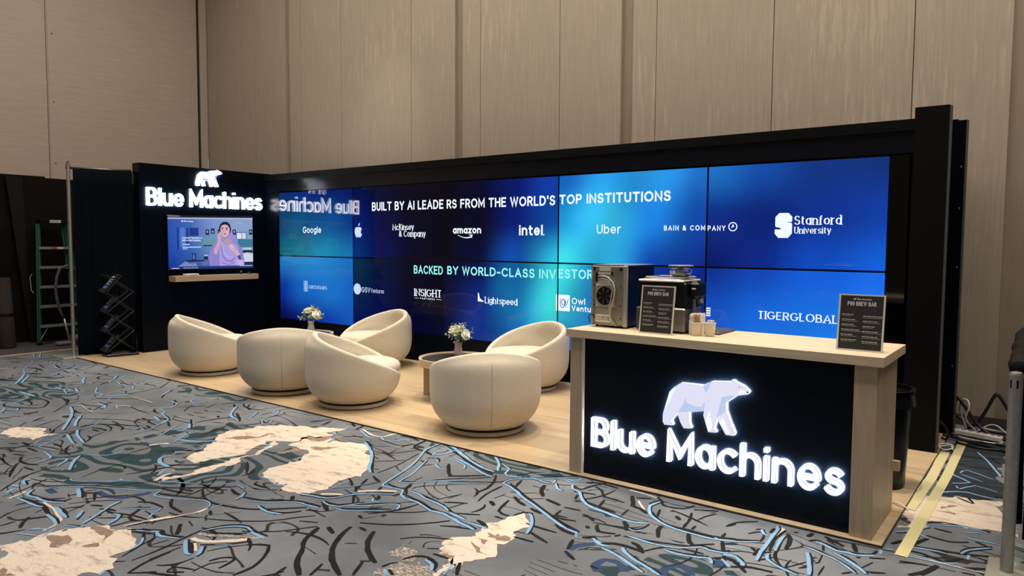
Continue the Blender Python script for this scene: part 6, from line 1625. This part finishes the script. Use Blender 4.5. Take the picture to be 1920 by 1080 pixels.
m = MB(); m.tube([(.0, .24, 1.10), (0, .17, 1.20), (0, .08, 1.235), (0, -.01, 1.19), (.0, -.055, 1.08), (0, -.08, .9), (0, -.065, .70), (0, -.02, .52), (0, .02, .42)], .022, 12); m.build('hose', mat('grey_rubber', (.09, .088, .085), .5), hs, True)
m = MB(); m.cyl((0, .02, .44), (.02, .09, .05), .016, 12); m.build('wand', ALU, hs, True)
m = MB(); m.box(-.06, .08, -.10, .20, .0, .06, bev=.02); m.cyl((.02, .10, .08), (.02, .20, .08), .075, 20); m.build('floor_head', mat('grey_plastic', (.16, .155, .15), .5), hs)

pp = empty('thin_pole', (-.75, -.78, PZ), 0, 'thin pale pole rising just above the booth side wall', 'pole'); m = MB(); m.cyl((0, 0, .02), (0, 0, 2.93), .012, 12); m.build('tube', ALU, pp); m = MB(); m.lathe([(.12, 0), (.12, .02)], 24); m.build('foot', STEELD, pp)
rk = empty('brochure_stand', (-.43, -2.37, PZ), math.radians(-100), 'black folding zigzag brochure stand with four tiers, beside the side wall', 'brochure stand')
# local +x = towards the reader
m = MB(); m.box(-.22, .19, -.15, .15, 0, .035, bev=.006); m.build('base', BLKP, rk)
m = MB(); m.box(-.10, .12, -.10, .10, .035, .05); m.build('lower_frame', STEELD, rk)
tiers = [(.06, .055), (.34, .33), (.62, .61), (.90, .89)]
BRO = [mat('brochure_dark', (.012, .016, .03), .4), mat('brochure_blue', (.06, .13, .42), .4), mat('brochure_white', (.55, .56, .58), .5)]
for k in range(4):
    z = .075 + k * .275; up = Vector((-.62, 0, .78)).normalized(); nr = Vector((.78, 0, .62)).normalized(); O = Vector((.20, -.115, z)); H_ = .30 if k < 3 else .34
    fr = (O, (0, 1, 0), up, nr)
    m = MB(); m.prism([(0, 0), (.23, 0), (.23, H_ * .95), (0, H_ * .95)], fr, -.006, 0); m.prism([(0, 0), (.23, 0), (.23, .06), (0, .06)], fr, .018, .022); m.prism([(0, -.004), (.23, -.004), (.23, .0), (0, .0)], fr, -.006, .022); m.build('tray', DGLASS, rk)
    b_ = empty('brochure', (0, 0, 0)); COL.objects.unlink(b_); bpy.data.objects.remove(b_)
for sy in (-.13, .13):
    m = MB()
    for k in range(4):
        z = .06 + k * .275; z2 = z + .275 if k < 3 else z + .25
        m.cyl((.17, sy, z + .02), (-.17, sy, z2 + .02), .006, 6) if k < 3 else m.cyl((.17, sy, z + .02), (-.02, sy, z2), .006, 6)
        m.cyl((-.17, sy, z + .02), (.17, sy, z2 + .02), .006, 6)
    m.build('scissor_frame', mat('frame_dark', (.012, .012, .012), .4), rk)
m = MB()
for k in range(4):
    for x in (-.17, .17): m.cyl((x, -.13, .08 + k * .275), (x, .13, .08 + k * .275), .005, 6)
m.build('cross_rod', BLKP, rk)
Mrk = Matrix.Translation(rk.location) @ Matrix.Rotation(rk.rotation_euler.z, 4, 'Z')
for k in range(4):
    z = .075 + k * .275; up = Vector((-.62, 0, .78)).normalized(); nr = Vector((.78, 0, .62)).normalized(); O = Vector((.20, -.105, z)) + nr * .001; H_ = .285
    b_ = empty('brochure', Mrk.translation, rk.rotation_euler.z, '%s brochure in the folding stand' % ('dark blue, lowest', 'dark blue, second from the bottom', 'dark blue, second from the top', 'dark, topmost with pale title')[k], 'brochure', 'brochures in the folding stand')
    fr = (O, (0, 1, 0), up, nr); m = MB(); m.prism([(0, 0), (.21, 0), (.21, H_), (0, H_)], fr, 0, .010); m.build('cover', BRO[0], b_)
    m = MB(); m.prism([(.01, .01), (.20, .01), (.20, .11), (.01, .11)], fr, .0103, .0103); m.build('blue_band', BRO[1], b_)
    m = MB()
    for j in range(5): m.prism([(.02, .13 + j * .022), (.02 + .03 * (3 + (j * 2 + k) % 4), .13 + j * .022), (.02 + .03 * (3 + (j * 2 + k) % 4), .137 + j * .022), (.02, .137 + j * .022)], fr, .0103, .0103)
    if k == 3: m.prism([(.03, .255), (.16, .255), (.16, .272), (.03, .272)], fr, .0103, .0103)
    for j in range(3): m.prism([(.03, .03 + j * .025), (.15, .03 + j * .025), (.15, .034 + j * .025), (.03, .034 + j * .025)], fr, .0106, .0106)
    m.build('print', BRO[2], b_)

# ---------------------------------------------------------------- right side: bin, tapes, cables, barrier
bn = empty('trash_bin', (9.30, -1.68, PZ), 0, 'black plastic trash bin standing behind the counter', 'bin')
BO = Matrix.Diagonal((.92, 1.25, 1, 1))
m = MB(); m.lathe([(.105, 0), (.115, .01), (.140, .60), (.146, .64), (.140, .64), (.134, .60), (.10, .02)], 32, BO); m.build('body', BLKP, bn)
m = MB(); m.lathe([(.145, .635), (.160, .64), (.163, .668), (.155, .674), (.142, .668), (.142, .64)], 32, BO); m.build('rim', BLKS, bn)
m = MB()
vs = []; n = 40
for j in range(5):
    for i in range(n):
        a = 2 * PI * i / n; r = .166 - .004 * j + .004 * math.sin(i * 2.3 + j); vs.append((r * math.cos(a) * .92, r * math.sin(a) * 1.25, .56 + .03 * j + .008 * math.sin(i * 1.7) * (j < 2)))
m.add(vs, [(j * n + i, j * n + (i + 1) % n, (j + 1) * n + (i + 1) % n, (j + 1) * n + i) for j in range(4) for i in range(n)]); m.build('liner', mat('bin_liner', (.008, .008, .01), .2), bn, True)
def strip(name, pts, w, mt, lab, cat, z=.004, wr=0, grp=None):
    m = MB(); P = [Vector((*p, z)) for p in pts]; D = []
    for i in range(len(P) - 1):
        for j in range(12): D.append(P[i].lerp(P[i + 1], j / 12))
    D.append(P[-1]); vs = []
    for i, p in enumerate(D):
        t = (D[min(i + 1, len(D) - 1)] - D[max(i - 1, 0)]).normalized(); nn = Vector((-t.y, t.x, 0)); 
        for k in range(4): f = (k / 3 - .5); vs.append(p + nn * w * f + Vector((0, 0, wr * abs(noise.noise((i * .35, k * .8, 5))))))
    q = len(D); fs = [(i * 4 + k, i * 4 + k + 1, i * 4 + k + 5, i * 4 + k + 4) for i in range(q - 1) for k in range(3)]
    m.add([v + Vector((0, 0, 0)) for v in vs] + [v - Vector((0, 0, .0008)) for v in vs], fs + [tuple(j + len(vs) for j in f) for f in fs]); return tag(m.build(name, mt, None, wr > 0), lab, cat, grp)
strip('floor_tape', [(9.578, -2.885), (9.600, -1.2), (9.590, .02)], .062, TAPE, 'long flat strip of yellow tape on the carpet right of the counter', 'tape', grp='tape strips on the floor')
strip('floor_tape', [(9.500, -2.10), (9.520, -1.3), (9.512, -.52)], .066, TAPE, 'shorter crumpled tape strip along the platform edge', 'tape', wr=.012, grp='tape strips on the floor')
m = MB(); m.tube([(9.59, -2.862, .004), (9.78, -2.857, .004), (10.0, -2.856, .004)], .0028, 6); tag(m.build('white_cord', WHITEP, None, True), 'thin white cord running straight from the tape to the barrier base', 'cord')
pw = empty('power_strip', (9.66, .135, .012), math.radians(-14), 'long white power strip lying on the cables behind the booth', 'power strip')
m = MB(); m.box(-.20, .20, -.032, .032, .0, .045, bev=.008); m.build('housing', WHITEP, pw); m = MB()
for k in range(6): m.box(-.16 + k * .055, -.13 + k * .055, -.015, .015, .045, .0465)
m.build('socket', mat('socket_grey', (.2, .2, .19), .5), pw); m = MB(); m.box(.165, .185, -.012, .012, .045, .050); m.build('switch', mat('switch_red', (.4, .1, .05), .4), pw)
CB = mat('cable_black', (.008, .008, .009), .4)
cabs = [
 ('cable', .009, CB, [(9.50, .18, .014), (9.62, .30, .03), (9.80, .26, .02), (9.95, .18, .014)], 'black cable curling behind the power strip'),
 ('cable', .009, CB, [(9.55, -.16, .014), (9.72, -.24, .014), (9.90, -.22, .014), (10.05, -.42, .014)], 'black cable nearest the camera, lying on the dark carpet'),
 ('cable', .007, WHITEP, [(9.60, .42, .012), (9.72, .45, .03), (9.86, .40, .014), (9.98, .44, .012)], 'white cable lying flat along the wall foot'),
 ('cable', .014, CB, [(9.44, .30, .02), (9.50, .25, .30), (9.56, .22, .26), (9.66, .20, .12), (9.76, .16, .05), (9.88, .10, .03), (10.02, .02, .02)], 'thick black cable sloping down from the booth end onto the power strip'),
 ('cable', .014, CB, [(9.58, .36, .02), (9.66, .36, .10), (9.72, .38, .22), (9.77, .40, .34), (9.80, .40, .345), (9.88, .38, .22), (9.98, .34, .08), (10.1, .3, .02)], 'thick black cable arching up against the beige wall'),
 ('cable', .010, CB, [(9.44, -.02, .03), (9.56, -.06, .02), (9.70, -.12, .015), (9.84, -.2, .015), (10.0, -.30, .015)], 'black cable crossing the carpet in front of the power strip'),
 ('cable', .010, CB, [(9.50, -.04, .06), (9.60, -.05, .02), (9.78, -.02, .016), (9.95, -.06, .016), (10.05, -.1, .016)], 'second black cable lying close below the power strip'),
 ('cable', .012, CB, [(9.42, .40, .12), (9.52, .36, .12), (9.60, .34, .05), (9.75, .36, .03), (9.95, .34, .03), (10.1, .36, .03)], 'black cable lying along the foot of the beige wall'),
 ('cable', .008, CB, [(9.40, -.2, .20), (9.47, -.18, .14), (9.49, -.16, .06), (9.47, -.14, .02), (9.44, -.1, .02)], 'short black cable hanging beside the slab pillar'),
 ('cable', .008, WHITEP, [(9.58, .34, .02), (9.53, .28, .20), (9.55, .24, .30), (9.59, .22, .30), (9.60, .20, .24), (9.58, .22, .14), (9.66, .26, .03)], 'white looped cable standing up at the booth end'),
 ('cable', .006, WHITEP, [(9.66, .30, .03), (9.74, .32, .09), (9.80, .30, .10), (9.86, .28, .06), (9.92, .28, .02)], 'white cable curving over the black cables by the wall'),
 ('cable', .006, WHITEP, [(9.44, -.46, .02), (9.50, -.40, .03), (9.54, -.34, .03), (9.55, -.42, .02), (9.50, -.50, .02), (9.45, -.42, .03), (9.52, -.34, .035), (9.56, -.46, .02)], 'small coil of white cable at the end of the crumpled tape'),
 ('cable', .006, WHITEP, [(9.475, .12, .02), (9.55, .04, .02), (9.70, -.02, .02), (9.83, -.02, .02), (9.86, .06, .02)], 'white cable bowed along the front of the power strip'),
 ('cable', .005, WHITEP, [(9.40, -2.06, .018), (9.44, -2.10, .030), (9.50, -2.13, .012)], 'short white cord end poking out at the counter foot'),
]
for nm, r, mt, pts, lab in cabs:
    P = [Vector(p) for p in pts]; D = []
    for i in range(len(P) - 1):
        a, b_ = P[i], P[i + 1]; p0 = P[i - 1] if i else a * 2 - b_; p3 = P[i + 2] if i + 2 < len(P) else b_ * 2 - a
        for j in range(8): t = j / 8; D.append(.5 * ((2 * a) + (b_ - p0) * t + (2 * p0 - 5 * a + 4 * b_ - p3) * t * t + (3 * a - p0 - 3 * b_ + p3) * t ** 3))
    D.append(P[-1])
    for v in D: v.z = max(v.z, r + .002)
    m = MB(); m.tube(D, r, 8); tag(m.build(nm, mt, None, True), lab, 'cable', 'cables behind the booth')
for lab, pts, c in (('short white string left lying on the carpet at the far left', [(2.45, -4.12, .006), (2.52, -4.06, .006), (2.72, -4.10, .006), (2.91, -4.12, .006)], 0), ('bent white string on the carpet, right of the straight one', [(2.93, -3.90, .006), (2.80, -3.86, .006), (2.84, -3.80, .006), (2.93, -3.78, .006)], 0), ('thin white string on the carpet near the platform edge', [(2.44, -3.57, .006), (2.68, -3.56, .006), (2.92, -3.56, .006)], 0)):
    m = MB(); m.tube(pts, .004, 6); tag(m.build('string', WHITEP, None, True), lab, 'string', 'white strings on the carpet')
bx = tag(MB() and empty('power_adapter', (9.70, .42, .0), .3), 'flat grey power adapter among the cables by the wall', 'adapter')
m = MB(); m.box(-.09, .09, -.03, .03, .0, .03, bev=.006); m.build('case', mat('adapter_grey', (.35, .33, .30), .4), bx); m = MB(); m.cyl((.09, 0, .015), (.13, 0, .012), .006, 8); m.build('plug_lead', WHITEP, bx)

bp = empty('barrier_post', (10.035, -2.775, 0), 0, 'short grey steel post on a square base plate, at the right edge', 'post')
m = MB(); m.cyl((0, 0, .012), (0, 0, 1.0), .029, 24); m.lathe([(.029, 1.0), (.030, 1.008), (.024, 1.022), (.008, 1.026)], 24); m.build('upright', STEEL, bp, True, 40)
m = MB(); m.box(-.085, .36, -.24, .16, .001, .0125, bev=.003); m.build('base_plate', mat('plate_grey_paint', (.30, .29, .25), .5, metal=.2), bp)
m = MB()
for a in (-2.3, -1.3):
    M = Matrix.Rotation(a + PI / 2, 4, 'Z'); m.box(-.004, .004, -.0305, -.0285, .945, .985, M)
m.build('slot', BLKP, bp)
bd = empty('barrier_drape', (0, 0, 0), 0, 'low black drape with rolled top hanging beside the short steel post', 'drape')
m = MB(); drape_mesh(m, (10.055, -2.70), (9.99, -1.2), .10, 1.0, .030, 6, 110, seed=1, ragged=.10); drape_mesh(m, (10.10, -2.76), (10.9, -2.3), .18, 1.0, .02, 5, 80, seed=2); m.build('cloth', DRAPE, bd, True)
m = MB(); pts = []; rs = []
for k in range(160):
    t = k / 159; pts.append((10.045 - .03 * t + .006 * math.sin(k * .33), -2.735 + 1.6 * t, 1.03 + .012 * math.sin(k * .2) + .03 * t)); rs.append(.042 + .005 * math.sin(k * .55) + .0035 * math.sin(k * 1.7))
m.tube(pts, rs, 14); m.build('rolled_top', mat('rolled_cloth', (.012, .011, .010), .9, spec=.1), bd, True)
